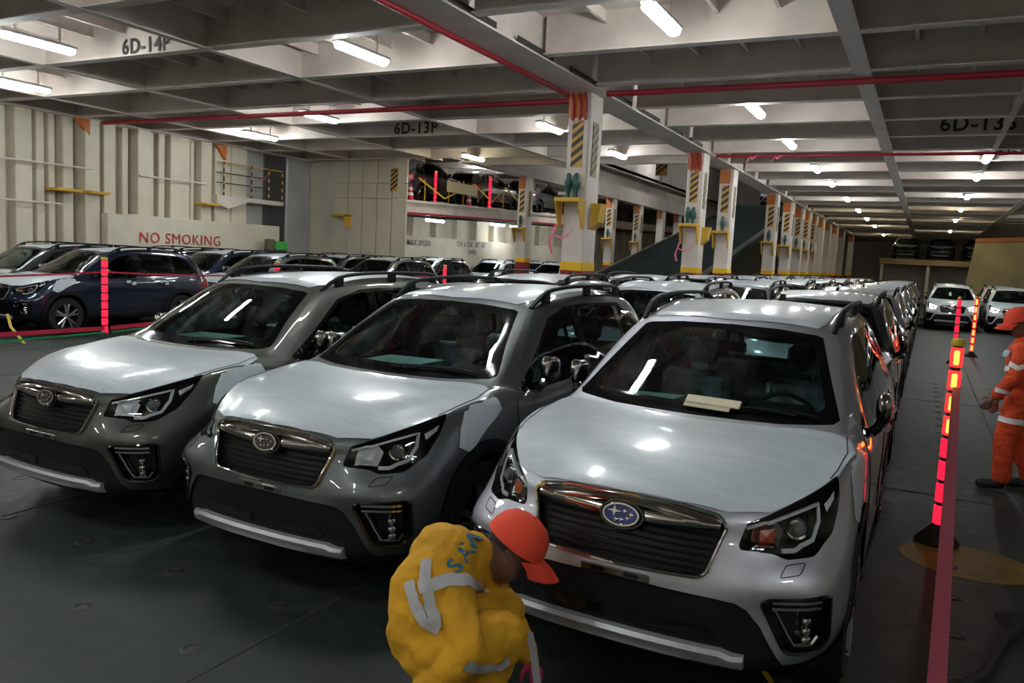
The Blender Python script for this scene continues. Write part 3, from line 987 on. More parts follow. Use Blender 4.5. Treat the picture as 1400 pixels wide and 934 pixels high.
def build_car():
    bm = body_bmesh()
    bvh = BVHTree.FromBMesh(bm)
    def cast(p, d):
        h = bvh.ray_cast(Vector(p), Vector(d))
        return h[0], h[1]
    def on(poly, ax, off=0.0, dense=0.03, closed=True, far=3.0):
        """polygon points draped on the body along the axis"""
        S, T, D = ax
        pts = []
        n = len(poly)
        for i in range(n if closed else n - 1):
            a, b = Vector(poly[i]), Vector(poly[(i + 1) % n])
            m = max(1, int((b - a).length / dense))
            for k in range(m):
                pts.append(a + (b - a) * k / m)
        if not closed:
            pts.append(Vector(poly[-1]))
        out = []
        for q in pts:
            base = S * q.x + T * q.y
            if ax is AX_SIDE:
                base = base + Vector((2.0, 0, 0))
            elif ax is AX_FRONT:
                base = base + Vector((0, -1.0, 0))
            elif ax is AX_REAR:
                base = base + Vector((0, 6.0, 0))
            elif ax is AX_TOP:
                base = base + Vector((0, 0, 3.0))
            else:
                base = base + D * 3.0
            h = bvh.ray_cast(base, -D)
            if h[0] is not None:
                nn = h[1] if h[1].dot(D) > 0 else -h[1]
                out.append(h[0] + nn * off)
        return out
    X = lambda P: [Vector((-p.x, p.y, p.z)) for p in P]

    # ---------------- wheel arches (openings) and cladding
    arch = {}
    for nm, yc in (('f', .93), ('r', 3.60)):
        zc, ra = .355, .415
        circ = [(yc + ra * math.cos(a), zc + ra * math.sin(a)) for a in [R(-40 + k * 260 / 26) for k in range(27)]]
        poly = circ + [(yc - ra * math.cos(R(40)), .1), (yc + ra * math.cos(R(40)), .1)]
        fs = knife(bm, poly, AX_SIDE, lambda c: c.x > .55)
        take(bm, fs)
        ro = ra + .075
        outer = [(yc + ro * math.cos(a), zc + ro * math.sin(a)) for a in [R(-8 + k * 196 / 26) for k in range(27)]]
        ring = outer + [(yc - ro * math.cos(R(8)), .2), (yc + ro * math.cos(R(8)), .2)]
        fs = knife(bm, ring, AX_SIDE, lambda c: c.x > .6)
        arch[nm] = take(bm, fs)
    # ---------------- headlamp
    lampP = [(.475, .785), (.62, .775), (.665, .757), (.80, .765), (.915, .835), (.985, .94), (1.022, 1.03), (.985, 1.022), (.75, .955), (.515, .886)]
    lampP = rounded(lampP, .02, 3)
    HL = take(bm, knife(bm, lampP, AX_LAMP, lambda c: c.y < 1.0 and c.z > .7))
    # ---------------- grille
    grP = rounded([(-.001, .935), (-.001, .652), (.345, .662), (.375, .68), (.432, .87), (.40, .905), (.25, .928)], [0, 0, .02, .02, .02, .02, .02], 3)
    GR = take(bm, knife(bm, grP, AX_FRONT, lambda c: c.y < .4 and c.x < .5))
    # ---------------- lower black insert, fog lamp pockets
    lowP = [(-.001, .600), (-.001, .20), (.90, .20), (.90, .30), (.69, .335), (.60, .50), (.545, .565), (.50, .585)]
    LOW = take(bm, knife(bm, lowP, AX_FRONT, lambda c: c.y < .45))
    fogP = rounded([(.598, .600), (.695, .398), (.80, .390), (.842, .44), (.838, .625), (.82, .637), (.625, .622)], [.02, .03, .03, .03, .02, .02, .02], 3)
    FOG = take(bm, knife(bm, fogP, AX_FRONT, lambda c: c.y < .5 and c.x > .4))
    # ---------------- sill cladding
    sill = take(bm, knife(bm, [(1.30, .15), (3.22, .15), (3.22, .40), (1.30, .40)], AX_SIDE, lambda c: c.x > .7))
    rearlow = take(bm, knife(bm, [(4.0, .15), (4.7, .15), (4.7, .46), (4.0, .46)], AX_SIDE, lambda c: True, facing=-2))
    frontlow = take(bm, knife(bm, [(.40, .15), (.72, .15), (.72, .40), (.40, .40)], AX_SIDE, lambda c: c.x > .7))
    # ---------------- windscreen
    wsP = [(-.001, 1.578), (-.001, 1.126), (.45, 1.131), (.70, 1.145), (.725, 1.160), (.545, 1.535), (.51, 1.548), (.30, 1.57)]
    WS = take(bm, knife(bm, wsP, AX_FRONT, lambda c: c.y > .9 and c.z > 1.1))
    wbm = bmesh.new()
    wv = [wbm.verts.new(p) for p in WS[0]]
    for q in WS[2]:
        wbm.faces.new([wv[i] for i in q])
    wbm.normal_update()
    inP = rounded([(-.001, 1.545), (-.001, 1.175), (.42, 1.18), (.655, 1.195), (.51, 1.500), (.29, 1.535)], [0, 0, .02, .05, .05, .02], 4)
    WSI = take(wbm, knife(wbm, inP, AX_FRONT))
    WSF = take(wbm, list(wbm.faces))
    # ---------------- side glass
    dlo = rounded([(1.44, 1.085), (1.47, 1.055), (3.44, 1.09), (4.02, 1.145), (4.07, 1.165), (3.83, 1.48), (3.55, 1.568), (2.75, 1.585), (2.42, 1.567), (2.12, 1.495), (1.75, 1.265)], .02, 3)
    DLO = take(bm, knife(bm, dlo, AX_SIDE, lambda c: c.x > .5 and c.z > 1.0))
    dbm = bmesh.new()
    dv = [dbm.verts.new(p) for p in DLO[0]]
    for q in DLO[2]:
        dbm.faces.new([dv[i] for i in q])
    dbm.normal_update()
    wins = []
    for w in ([(1.60, 1.10), (2.50, 1.105), (2.50, 1.552), (2.42, 1.545), (2.14, 1.475), (1.80, 1.265)],
              [(2.60, 1.107), (3.37, 1.115), (3.37, 1.553), (2.76, 1.562), (2.60, 1.557)],
              [(3.46, 1.120), (3.99, 1.170), (3.80, 1.455), (3.55, 1.540), (3.46, 1.547)]):
        wins.append(take(dbm, knife(dbm, rounded(w, .03, 3), AX_SIDE)))
    DTR = take(dbm, list(dbm.faces))
    # ---------------- rear glass, tail lamps
    RG = take(bm, knife(bm, rounded([(-.001, 1.55), (-.001, 1.12), (.56, 1.13), (.50, 1.50), (.46, 1.53)], [0, 0, .04, .05, .03], 3), AX_REAR, lambda c: c.y > 3.8 and c.z > 1.1))
    TL = take(bm, knife(bm, rounded([(.46, .90), (.95, .86), (.95, 1.04), (.80, 1.07), (.46, 1.00)], .02, 2), AX_REAR, lambda c: c.y > 4.12 and .8 < c.z < 1.09, facing=-.3))
    # ---------------- protective film (sits just above the paint)
    filmP = [(-.001, .122), (.22, .132), (.42, .166), (.48, .20), (.58, .262), (.735, .468), (.795, .66), (.835, 1.0), (.80, 1.13), (.73, 1.16), (.60, 1.145), (.45, 1.10), (.22, 1.07), (-.001, 1.058)]
    FILM = take(bm, knife(bm, filmP, AX_TOP, lambda c: c.y < 1.3 and c.z > .9, facing=.12), remove=False)
    fenP = [(.70, 1.045), (.75, 1.01), (.70, .95), (.655, .85), (.76, .80), (.93, .90), (1.08, .965), (1.14, 1.0), (1.10, 1.10), (.9, 1.10)]
    FEN = take(bm, knife(bm, fenP, AX_SIDE, lambda c: c.x > .70 and c.y < 1.2 and not (c.x < .835), facing=.05), remove=False)
    roofP = rounded([(-.001, 1.92), (.50, 1.985), (.525, 2.1), (.54, 3.6), (.50, 3.86), (-.001, 3.90)], [0, .02, .02, .05, .05, 0], 3)
    ROOF = take(bm, knife(bm, roofP, AX_TOP, lambda c: c.z > 1.5, facing=.3), remove=False)

    # ---------------- body shell
    PB = take(bm, list(bm.faces), remove=False)
    body = pmesh('body_shell', both(PB), 'paint_silver', ang=60)
    add_part('body_shell', body, 0, slot='paint')
    lin = both(([a - n * .02 for a, n in zip(PB[0], PB[1])], PB[1], [tuple(reversed(q)) for q in PB[2]]))
    add_part('interior_lining', pmesh('interior_lining', lin, 'lining'), 1)
    fl = MB().box(-.80, .80, .35, 4.45, .27, .30)
    add_part('floor_pan', fl.mesh('floor_pan', 'black_plastic'), 0)
    add_part('hood_film', pmesh('hood_film', both(offset(FILM, .004)), 'film'), 0, label='whitish protective film over the bonnet')
    add_part('roof_film', pmesh('roof_film', both(offset(ROOF, .004)), 'film'), 0, label='whitish protective film over the roof')
    for P in (FEN, mirror(FEN)):
        add_part('fender_film', pmesh('fender_film', offset(P, .004), 'film'), 1)
    # windscreen
    w = add_part('windscreen', pmesh('windscreen', both(WSI), 'glass'), 0)
    add_part('windscreen_border', pmesh('windscreen_border', both(WSF), 'frit_black'), 0)
    for P0 in wins:
        for k, P in enumerate((P0, mirror(P0))):
            add_part('side_window', pmesh('side_window', P, 'glass_dark'), 0)
    for P in (DTR, mirror(DTR)):
        add_part('window_trim', pmesh('window_trim', P, 'gloss_black'), 0)
    add_part('rear_window', pmesh('rear_window', both(RG), 'glass_dark'), 1)
    for P in (TL, mirror(TL)):
        add_part('tail_lamp', pmesh('tail_lamp', P, 'tail_red'), 0)
    # lower plastics
    add_part('bumper_insert', pmesh('bumper_insert', both(offset(LOW, -.012)), 'black_plastic'), 0)
    for P in (sill, mirror(sill)):
        add_part('sill_cladding', pmesh('sill_cladding', P, 'black_plastic'), 1)
    add_part('rear_bumper_cladding', pmesh('rear_bumper_cladding', both(rearlow), 'black_plastic'), 1)
    for P in (frontlow, mirror(frontlow)):
        add_part('corner_cladding', pmesh('corner_cladding', P, 'black_plastic'), 1)
    for nm in 'fr':
        for P in (arch[nm], mirror(arch[nm])):
            add_part('arch_cladding', pmesh('arch_cladding', offset(P, .012), 'black_plastic'), 0)
    # wheel wells
    for yc in (.93, 3.60):
        for sx in (1, -1):
            m = MB()
            prof = [(.43, 0), (.43, .36)]
            n = 18
            v, f = [], []
            for k in range(n + 1):
                a = R(-35 + 250 * k / n)
                for xx in (.50, .885):
                    v.append((sx * xx, yc + .43 * math.cos(a), .355 + .43 * math.sin(a)))
            for k in range(n):
                f.append((2 * k, 2 * k + 1, 2 * k + 3, 2 * k + 2))
            f.append(tuple(2 * k for k in range(n + 1)))
            m.add(v, f)
            add_part('wheel_well', m.mesh('wheel_well', 'black_plastic'), 1)
    # ---------------- bumper details
    edge = on([(0, .60), (.30, .595), (.50, .585), (.545, .565), (.60, .50), (.69, .335)], AX_FRONT, .002, closed=False)
    # skid bar
    sk_v, sk_f = [], []
    xs = np.linspace(-.55, .55, 25)
    for x in xs:
        h, _ = cast((abs(x), -1, .345), (0, 1, 0))
        yy = h.y
        ax_ = abs(x)
        top, bot = .385 - .012 * (ax_ > .5), .312 - (.0 if ax_ < .40 else 0)
        dent = .012 if ax_ < .30 else (.012 * max(0, (.36 - ax_) / .06) if ax_ < .36 else 0)
        end = 1 if ax_ < .52 else .55
        sk_v += [(x, yy + .03, top), (x, yy - .022 * end, top - .004), (x, yy - .034 * end, top - .022), (x, yy - .030 * end + dent, top - .030),
                 (x, yy - .022 * end + dent, bot + .012), (x, yy - .010 * end, bot), (x, yy + .06, bot - .01)]
    for i in range(24):
        for k in range(6):
            sk_f.append((i * 7 + k, i * 7 + k + 1, (i + 1) * 7 + k + 1, (i + 1) * 7 + k))
    sk_f += [tuple(range(7)), tuple(24 * 7 + k for k in range(7))]
    add_part('skid_bar', MB().add(sk_v, sk_f).mesh('skid_bar', 'skid_silver', True), 0, label='silver skid bar')
    # intakes in the insert
    for sx in (1, -1):
        q = [(.06, .455), (.40, .455), (.44, .41), (.06, .41)]
        pts = on(q, AX_FRONT, -.004)
        m = MB()
        c0 = [Vector((sx * p.x, p.y - .001, p.z)) for p in pts]
        c1 = [p + Vector((0, .05, 0)) for p in c0]
        n = len(c0)
        m.add(c0 + c1, [(i, (i + 1) % n, n + (i + 1) % n, n + i) for i in range(n)] + [tuple(range(n))])
        add_part('lower_intake', m.mesh('lower_intake', 'gloss_black'), 2)
    # plate bracket with two slots
    m = MB()
    h, _ = cast((0.0, -1, .615), (0, 1, 0))
    m.cbox(-.155, .155, h.y - .006, h.y + .02, .595, .632, .005)
    br = add_part('plate_bracket', m.mesh('plate_bracket', 'satin_chrome'), 2)
    for sx in (-1, 1):
        m = MB().prism(rounded([(sx * .075 - .032, .605), (sx * .075 + .032, .605), (sx * .075 + .032, .624), (sx * .075 - .032, .624)], .009, 3), h.y - .008, h.y + .0, 'y')
        add_part('slot', m.mesh('slot', 'gloss_black'), 2, br)
    # ---------------- grille
    g = add_part('grille', pmesh('grille', both(recess(GR, .035)), 'grille_black'), 0)
    gp = [(-.0, .935)] + [p for p in grP if p[0] > .0005] + [(-.0, .652)]
    full = grP
    half = [p for p in grP if p[0] > 0]            # from bottom centre round to top centre
    ring = on([(0, .652)] + half + [(0, .935)], AX_FRONT, .004, closed=False, dense=.02)
    ringL = [Vector((-p.x, p.y, p.z)) for p in ring[::-1]]
    loop = ring + ringL[1:-1]
    lower = [p for p in ring if p.z < .875]
    loop_low = [Vector((-p.x, p.y, p.z)) for p in lower[::-1]][:-1] + lower
    add_part('grille_frame', MB().tube(loop, .0135, 8, closed=True, flat=.7).mesh('grille_frame', 'chrome', True), 0, g, label='chrome grille surround')
    # upper brow band
    def bandmesh(z_of, half_w, x0, x1, fwd, thick, n=24):
        v, f = [], []
        for i in range(n + 1):
            x = x0 + (x1 - x0) * i / n
            zc, hw = z_of(abs(x)), half_w(abs(x))
            r = []
            for zz, dy in ((zc + hw, .016), (zc + hw * .55, 0.0), (zc, -.004), (zc - hw * .55, 0.0), (zc - hw, .016)):
                hh, _ = cast((min(abs(x), .60), -1, zz), (0, 1, 0))
                yy = (hh.y if hh is not None else .1) - fwd + dy
                r.append((x, yy, zz))
            v += r
        for i in range(n):
            for k in range(4):
                f.append((i * 5 + k, i * 5 + k + 1, (i + 1) * 5 + k + 1, (i + 1) * 5 + k))
        return MB().add(v, f)
    add_part('grille_brow', bandmesh(lambda x: .912 - .045 * (x / .42) ** 2, lambda x: .021, -.405, .405, .004, .02).mesh('grille_brow', 'chrome_dark', True), 1, g)
    for sx in (1, -1):
        bw = bandmesh(lambda x: .850 + .020 * (x / .42), lambda x: .030 - .010 * x, sx * .085, sx * .410, .006, .02, 14)
        add_part('grille_wing', bw.mesh('grille_wing', 'chrome_dark', True), 1, g)
    # slats
    for k in range(6):
        z = .685 + k * .027
        xw = .345 + .06 * (z - .66) / .2
        path = []
        for i in range(21):
            x = -xw + 2 * xw * i / 20
            hh, _ = cast((abs(x), -1, z), (0, 1, 0))
            path.append((x, hh.y + .018, z))
        add_part('slat', MB().tube(path, .007, 5, flat=.8).mesh('slat', 'grille_black'), 2, g)
    # emblem
    hh, _ = cast((0, -1, .853), (0, 1, 0))
    ey = hh.y - .018
    em = MB()
    Mt = Matrix.Translation((0, ey, .853)) @ Matrix.Rotation(R(-14), 4, 'X')
    el = [(.078 * math.cos(a), .045 * math.sin(a)) for a in np.linspace(0, 2 * math.pi, 28, endpoint=False)]
    em.prism(el, -.004, .03, 'y', Mt)
    e = add_part('emblem', em.mesh('emblem', 'emblem_blue'), 1, g, slot='emblem', label='oval badge with six stars')
    ring3 = [Mt @ Vector((a, -.004, b)) for a, b in el]
    add_part('emblem_rim', MB().tube(ring3, .0065, 6, closed=True).mesh('emblem_rim', 'chrome', True), 1, g)
    st = MB()
    def star(cx, cz, r, r2=None):
        p = []
        for k in range(8):
            a = math.pi / 4 * k
            rr = (r if k % 2 == 0 else r * .28)
            p.append((cx + rr * math.cos(a) * (1.3 if r2 else 1), cz + rr * math.sin(a)))
        st.prism(p, -.009, -.003, 'y', Mt)
    star(-.030, .012, .024, 1)
    for cx, cz in ((.015, .017), (.045, .006), (.030, -.012), (.002, -.020), (-.022, -.022)):
        star(cx, cz, .011)
    add_part('emblem_stars', st.mesh('emblem_stars', 'chrome'), 1, g)
    # emblem surround
    add_part('emblem_surround', MB().tube([Mt @ Vector((a * 1.22, .012, b * 1.28)) for a, b in el], .010, 6, closed=True).mesh('emblem_surround', 'gloss_black', True), 2, g)
    # ---------------- headlamps
    for sx in (1, -1):
        P = HL if sx > 0 else mirror(HL)
        Q = (lambda pts: pts) if sx > 0 else X
        hl = add_part('headlamp', pmesh('headlamp', recess(P, .055), 'gloss_black'), 0)
        add_part('lens', pmesh('lens', offset(P, .001), 'lamp_lens'), 1, hl)
        led = on([(.52, .868), (.74, .925), (.875, .955), (.865, .885), (.82, .820), (.72, .790), (.665, .790)], AX_LAMP, -.018, closed=False, dense=.02)
        add_part('light_strip', MB().tube(Q(led), .011, 6, flat=.6).mesh('light_strip', 'lamp_white', True), 1, hl, slot='drl')
        prj = on([(.765, .862), (.766, .862)], AX_LAMP, -.035, closed=False)
        c = Q(prj[:1])[0]
        d = Vector((sx * .35, -.93, 0))
        Mx = Matrix.Translation(c) @ d.to_track_quat('Z', 'Y').to_matrix().to_4x4()
        pr = add_part('projector', MB().lathe([(.0, .030), (.018, .026), (.030, .014), (.034, 0), (.046, .004), (.050, -.02), (.0, -.022)], 20, 'z', Mx).mesh('projector', 'chrome', True), 1, hl)
        add_part('projector_glass', MB().lathe([(.0, .034), (.020, .030), (.033, .012), (.0, .010)], 16, 'z', Mx).mesh('projector_glass', 'lens_grey', True), 2, pr, slot='beam')
        rp = [(.535, .800), (.66, .795), (.69, .86), (.66, .893), (.555, .872)]
        inner = on(rp, AX_LAMP, -.030)
        inn = Q(inner)
        cc = sum(inn, Vector()) / len(inn) + Vector((0, .03, 0))
        rm = MB()
        n = len(inn)
        rm.add(inn + [cc], [(i, (i + 1) % n, n) for i in range(n)])
        add_part('reflector', rm.mesh('reflector', 'chrome'), 1, hl, slot='reflector')
        am = on([(.575, .815), (.635, .812), (.65, .868), (.58, .858)], AX_LAMP, -.022)
        aq = Q(am)
        cc = sum(aq, Vector()) / len(aq)
        n = len(aq)
        add_part('turn_signal', MB().add(aq + [cc + Vector((0, -.012, 0))], [(i, (i + 1) % n, n) for i in range(n)]).mesh('turn_signal', 'amber'), 2, hl, slot='signal')
        tipm = on([(.905, .945), (.985, .985), (.975, .955), (.915, .915)], AX_LAMP, -.015)
        tq = Q(tipm)
        cc = sum(tq, Vector()) / len(tq)
        n = len(tq)
        add_part('side_marker', MB().add(tq + [cc + Vector((sx * .008, -.008, 0))], [(i, (i + 1) % n, n) for i in range(n)]).mesh('side_marker', 'lamp_white'), 2, hl)
        # fog lamp pocket
        PF = FOG if sx > 0 else mirror(FOG)
        fg = add_part('fog_lamp', pmesh('fog_lamp', recess(PF, .05), 'gloss_black'), 0)
        rim = on(fogP, AX_FRONT, .003, dense=.03)
        add_part('bezel', MB().tube(Q(rim), .008, 6, closed=True).mesh('bezel', 'gloss_black', True), 2, fg)
        for zz, mt_, rr, lod in ((.578, 'chrome', .010, 1), (.608, 'chrome', .013, 1)):
            sp = on([(.640, zz), (.815, zz + .005)], AX_FRONT, -.012, closed=False)
            add_part('trim_strip', MB().tube(Q(sp), rr, 6).mesh('trim_strip', mt_, True), lod, fg)
        ub = on([(.655, .565), (.735, .418), (.795, .412), (.818, .45)], AX_FRONT, -.018, closed=False)
        add_part('inner_frame', MB().tube(Q(ub), .008, 6).mesh('inner_frame', 'chrome', True), 2, fg)
        for k in range(3):
            lp = Q(on([(.775, .525 - k * .043), (.776, .525 - k * .043)], AX_FRONT, -.022, closed=False)[:1])[0]
            Ml = Matrix.Translation(lp) @ Matrix.Rotation(R(90), 4, 'X')
            add_part('led_lens', MB().lathe([(0, .014), (.012, .011), (.019, 0), (.021, -.014), (0, -.016)], 12, 'z', Ml).mesh('led_lens', 'chrome', True), 2, fg)
        # washer cover outline on the bumper
        wc = on(rounded([(.655, .705), (.725, .715), (.735, .750), (.668, .742)], .008, 2), AX_FRONT, .0005, dense=.012)
        add_part('washer_cover', MB().tube(Q(wc), .0022, 4, closed=True).mesh('washer_cover', 'black_plastic'), 2)
        # crease over the fog lamp pocket
        # ---------------- door shut lines and bonnet gap
        gap = on([(1.36, .42), (1.33, .70), (1.34, 1.00), (1.43, 1.07)], AX_SIDE, .0005, closed=False, dense=.04)
        add_part('door_gap', MB().tube(Q(gap), .004, 4).mesh('door_gap', 'black_plastic'), 1)
        gap = on([(2.54, .42), (2.55, 1.07)], AX_SIDE, .0005, closed=False, dense=.04)
        add_part('door_gap', MB().tube(Q(gap), .004, 4).mesh('door_gap', 'black_plastic'), 1)
        gap = on([(3.16, .42), (3.22, .70), (3.40, .90), (3.44, 1.08)], AX_SIDE, .0005, closed=False, dense=.04)
        add_part('door_gap', MB().tube(Q(gap), .004, 4).mesh('door_gap', 'black_plastic'), 1)
        gap = on([(.765, .60), (.785, .70), (.80, .95), (.775, 1.16)], AX_TOP, .0055, closed=False, dense=.03)
        add_part('bonnet_gap', MB().tube(Q(gap), .0025, 4).mesh('bonnet_gap', 'black_plastic'), 2)
        # ---------------- mirrors
        # folded back against the door
        mm = MB()
        v, f = [], []
        prof = [(-.082, .30), (-.072, .66), (-.045, .92), (.0, 1), (.06, 1.0), (.10, .90), (.115, .70)]
        ns = 14
        for (yy, s_) in prof:
            for k in range(ns):
                a = 2 * math.pi * k / ns
                cx, cz = math.cos(a), math.sin(a)
                ex = math.copysign(abs(cx) ** .7, cx) * .042 * s_
                ez = math.copysign(abs(cz) ** .7, cz) * .085 * s_
                v.append((sx * (.912 + ex), 1.70 + yy, 1.185 + ez + .015 * (yy < 0)))
        for i in range(len(prof) - 1):
            for k in range(ns):
                f.append((i * ns + k, i * ns + (k + 1) % ns, (i + 1) * ns + (k + 1) % ns, (i + 1) * ns + k))
        f += [tuple(range(ns)), tuple((len(prof) - 1) * ns + k for k in range(ns))]
        mi = add_part('door_mirror', mm.add(v, f).mesh('door_mirror', 'gloss_black', True), 0)
        add_part('mirror_arm', MB().tube([(sx * .86, 1.64, 1.06), (sx * .89, 1.65, 1.09), (sx * .905, 1.67, 1.13)], [.03, .028, .026], 8).mesh('mirror_arm', 'gloss_black', True), 1, mi)
        cap_v = [(p[0] + sx * .002, p[1] - .004, p[2] + .003) for p in v[:ns * 5]]
        cap_f = [q for q in f[:ns * 4] if sum(cap_v[i][2] for i in q) / 4 > 1.165]
        add_part('mirror_cap', MB().add(cap_v, cap_f).mesh('mirror_cap', 'satin_chrome', True), 1, mi)
        # ---------------- handles
        for yy in (2.30, 3.10):
            hp = on([(yy - .11, .985), (yy, .992), (yy + .11, .988)], AX_SIDE, 0, closed=False, dense=.3)
            hp = Q([hp[0], hp[0] + Vector((.03, .015, 0)), hp[1] + Vector((.042, 0, 0)), hp[2] + Vector((.03, -.015, 0)), hp[2]])
            add_part('door_handle', MB().tube(hp, [.010, .014, .015, .014, .010], 6, flat=1.2).mesh('door_handle', 'paint_silver', True), 1, slot='paint')
        # ---------------- roof rails
        rail = []
        for t in np.linspace(0, 1, 19):
            y = 2.02 + t * 1.85
            x = .588 + .035 * math.sin(math.pi * min(1, t * 1.1)) ** .7
            h_, _ = cast((x, y, 3), (0, 0, -1))
            lift = .075 * min(1, math.sin(math.pi * min(max(t, 0), 1)) * 2.6) ** .8
            rail.append(Vector((x, y, h_.z + .004 + lift)))
        rl = add_part('roof_rail', MB().tube(Q(rail), [.016] + [.021] * 17 + [.016], 8, flat=.75).mesh('roof_rail', 'black_plastic', True), 0)
        for t in (2, 9, 16):
            p = rail[t]
            add_part('rail_foot', MB().cbox(-.018, .018, -.05, .05, -.08, .0, .008, Matrix.Translation((sx * p.x, p.y, p.z))).mesh('rail_foot', 'black_plastic'), 1, rl)
        # ---------------- A pillar trim inside
        # ---------------- wheels
        for yc in (.93, 3.60):
            Mw = Matrix.Translation((sx * .78, yc, .353))
            tyre = MB().lathe([(.235, -.095), (.30, -.112), (.335, -.105), (.350, -.085), (.353, 0), (.350, .085), (.335, .105), (.30, .112), (.235, .095)], 36, 'x', Mw)
            ty = add_part('wheel', tyre.mesh('wheel', 'rubber', True), 0)
            rimm = MB().lathe([(.236, -.09), (.240, .098), (.228, .100), (.215, .075), (.205, -.05), (.0, -.055)], 32, 'x', Mw if sx > 0 else Mw @ Matrix.Scale(-1, 4, Vector((1, 0, 0))))
            add_part('rim_barrel', rimm.mesh('rim_barrel', 'black_plastic', True), 1, ty)
            sp = MB()
            for k in range(5):
                for da in (-11, 11):
                    a0 = R(72 * k + 90)
                    a1 = R(72 * k + 90 + da)
                    ca, sa, cb, sb = math.cos(a0 + R(da * .5)), math.sin(a0 + R(da * .5)), math.cos(a1), math.sin(a1)
                    sp.tube([(sx * .085, .03 * ca, .03 * sa), (sx * .100, .11 * math.cos(a0 + R(da * .8)), .11 * math.sin(a0 + R(da * .8))), (sx * .098, .232 * cb, .232 * sb)], [.028, .024, .026], 6, flat=.9)
            sp.lathe([(0, .108), (.04, .106), (.055, .09), (.055, .06)], 16, 'x', None if sx > 0 else Matrix.Scale(-1, 4, Vector((1, 0, 0))))
            sp.lathe([(.226, .092), (.240, .099), (.240, .085)], 32, 'x', None if sx > 0 else Matrix.Scale(-1, 4, Vector((1, 0, 0))))
            sp.v = [tuple(Mw @ Vector(p)) for p in sp.v]
            add_part('spokes', sp.mesh('spokes', 'rim_metal', True), 1, ty)
    # ---------------- wipers, aerial
    for x0, x1, y0 in ((-.08, .52, 1.13), (-.62, -.10, 1.15)):
        path = []
        for t in np.linspace(0, 1, 9):
            x = x0 + (x1 - x0) * t
            h_, _ = cast((abs(x), -1, 1.15 + .018 * math.sin(math.pi * t) + .02 * abs(x)), (0, 1, 0))
            path.append(h_ + Vector((0, -.016, .012)))
        add_part('wiper', MB().tube(path, .008, 5).mesh('wiper', 'black_plastic'), 2)
    h_, _ = cast((0, 3.75, 3), (0, 0, -1))
    add_part('aerial_fin', MB().prism([(3.62, h_.z - .01), (3.86, h_.z - .012), (3.85, h_.z + .055), (3.80, h_.z + .06)], -.018, .018, 'x').mesh('aerial_fin', 'gloss_black'), 1)
    # ---------------- interior
    ds = MB()
    prof = [(1.22, 1.095), (1.45, 1.115), (1.68, 1.105), (1.78, 1.06), (1.80, .95), (1.76, .70), (1.25, .70)]
    ds.prism(prof, -.74, .74, 'x')
    ds.prism([(1.55, 1.10), (1.66, 1.16), (1.80, 1.14), (1.82, 1.05)], .20, .54, 'x')
    da = add_part('dashboard', ds.mesh('dashboard', 'lining'), 1)
    sw = []
    for k in range(24):
        a = 2 * math.pi * k / 24
        sw.append(Vector((.37 + .185 * math.cos(a), 1.90 - .075 * math.sin(a), 1.02 + .17 * math.sin(a))))
    wh = MB().tube(sw, .016, 6, closed=True).tube([sw[0], sw[12]], .018, 6).tube([(.37, 1.9, 1.02), sw[18]], .018, 6)
    add_part('steering_wheel', wh.mesh('steering_wheel', 'lining', True), 1)
    def seat(cx, y, wdt, rec=.22):
        s = MB()
        s.cbox(cx - wdt / 2, cx + wdt / 2, y, y + .52, .50, .66, .05)
        Mb = Matrix.Translation((cx, y + .47, .64)) @ Matrix.Rotation(-rec, 4, 'X')
        s.cbox(-wdt / 2, wdt / 2, -.02, .11, 0, .56, .05, Mb)
        hd = MB().cbox(-.13, .13, .0, .09, .60, .80, .035, Mb)
        hd.tube([Mb @ Vector((-.05, .04, .54)), Mb @ Vector((-.05, .04, .62))], .008, 5).tube([Mb @ Vector((.05, .04, .54)), Mb @ Vector((.05, .04, .62))], .008, 5)
        return s, hd
    for cx in (.37, -.37):
        s, hd = seat(cx, 2.02, .50)
        i = add_part('front_seat', s.mesh('front_seat', 'seat_plastic', True), 1)
        add_part('headrest', hd.mesh('headrest', 'seat_plastic', True), 1, i)
    s, hd = seat(0, 2.95, 1.30)
    i = add_part('rear_seat', s.mesh('rear_seat', 'seat_plastic', True), 1)
    for cx in (.38, -.38):
        _, hd = seat(cx, 2.95, .50)
        add_part('headrest', hd.mesh('headrest', 'seat_plastic', True), 1, i)
    m = MB().cbox(-.12, .12, 1.83, 1.86, 1.40, 1.475, .012).tube([(0, 1.85, 1.46), (0, 1.86, 1.57)], .012, 6)
    add_part('rear_view_mirror', m.mesh('rear_view_mirror', 'gloss_black'), 1)
    # B pillar trims and belts seen through the glass
    for sx in (1, -1):
        bp = MB().tube([(sx * .83, 2.56, 1.0), (sx * .745, 2.58, 1.33), (sx * .63, 2.62, 1.56)], .05, 6, flat=.5)
        i = add_part('pillar_trim', bp.mesh('pillar_trim', 'pillar_grey_trim', True), 1)
        bl = MB().ribbon([(sx * .74, 2.50, .80), (sx * .69, 2.50, 1.25), (sx * .62, 2.52, 1.47)], .05, (0, 1, 0), .004)
        add_part('seat_belt', bl.mesh('seat_belt', 'belt_teal'), 2, i)
    bm.free()
    wbm.free()
    dbm.free()

build_car()

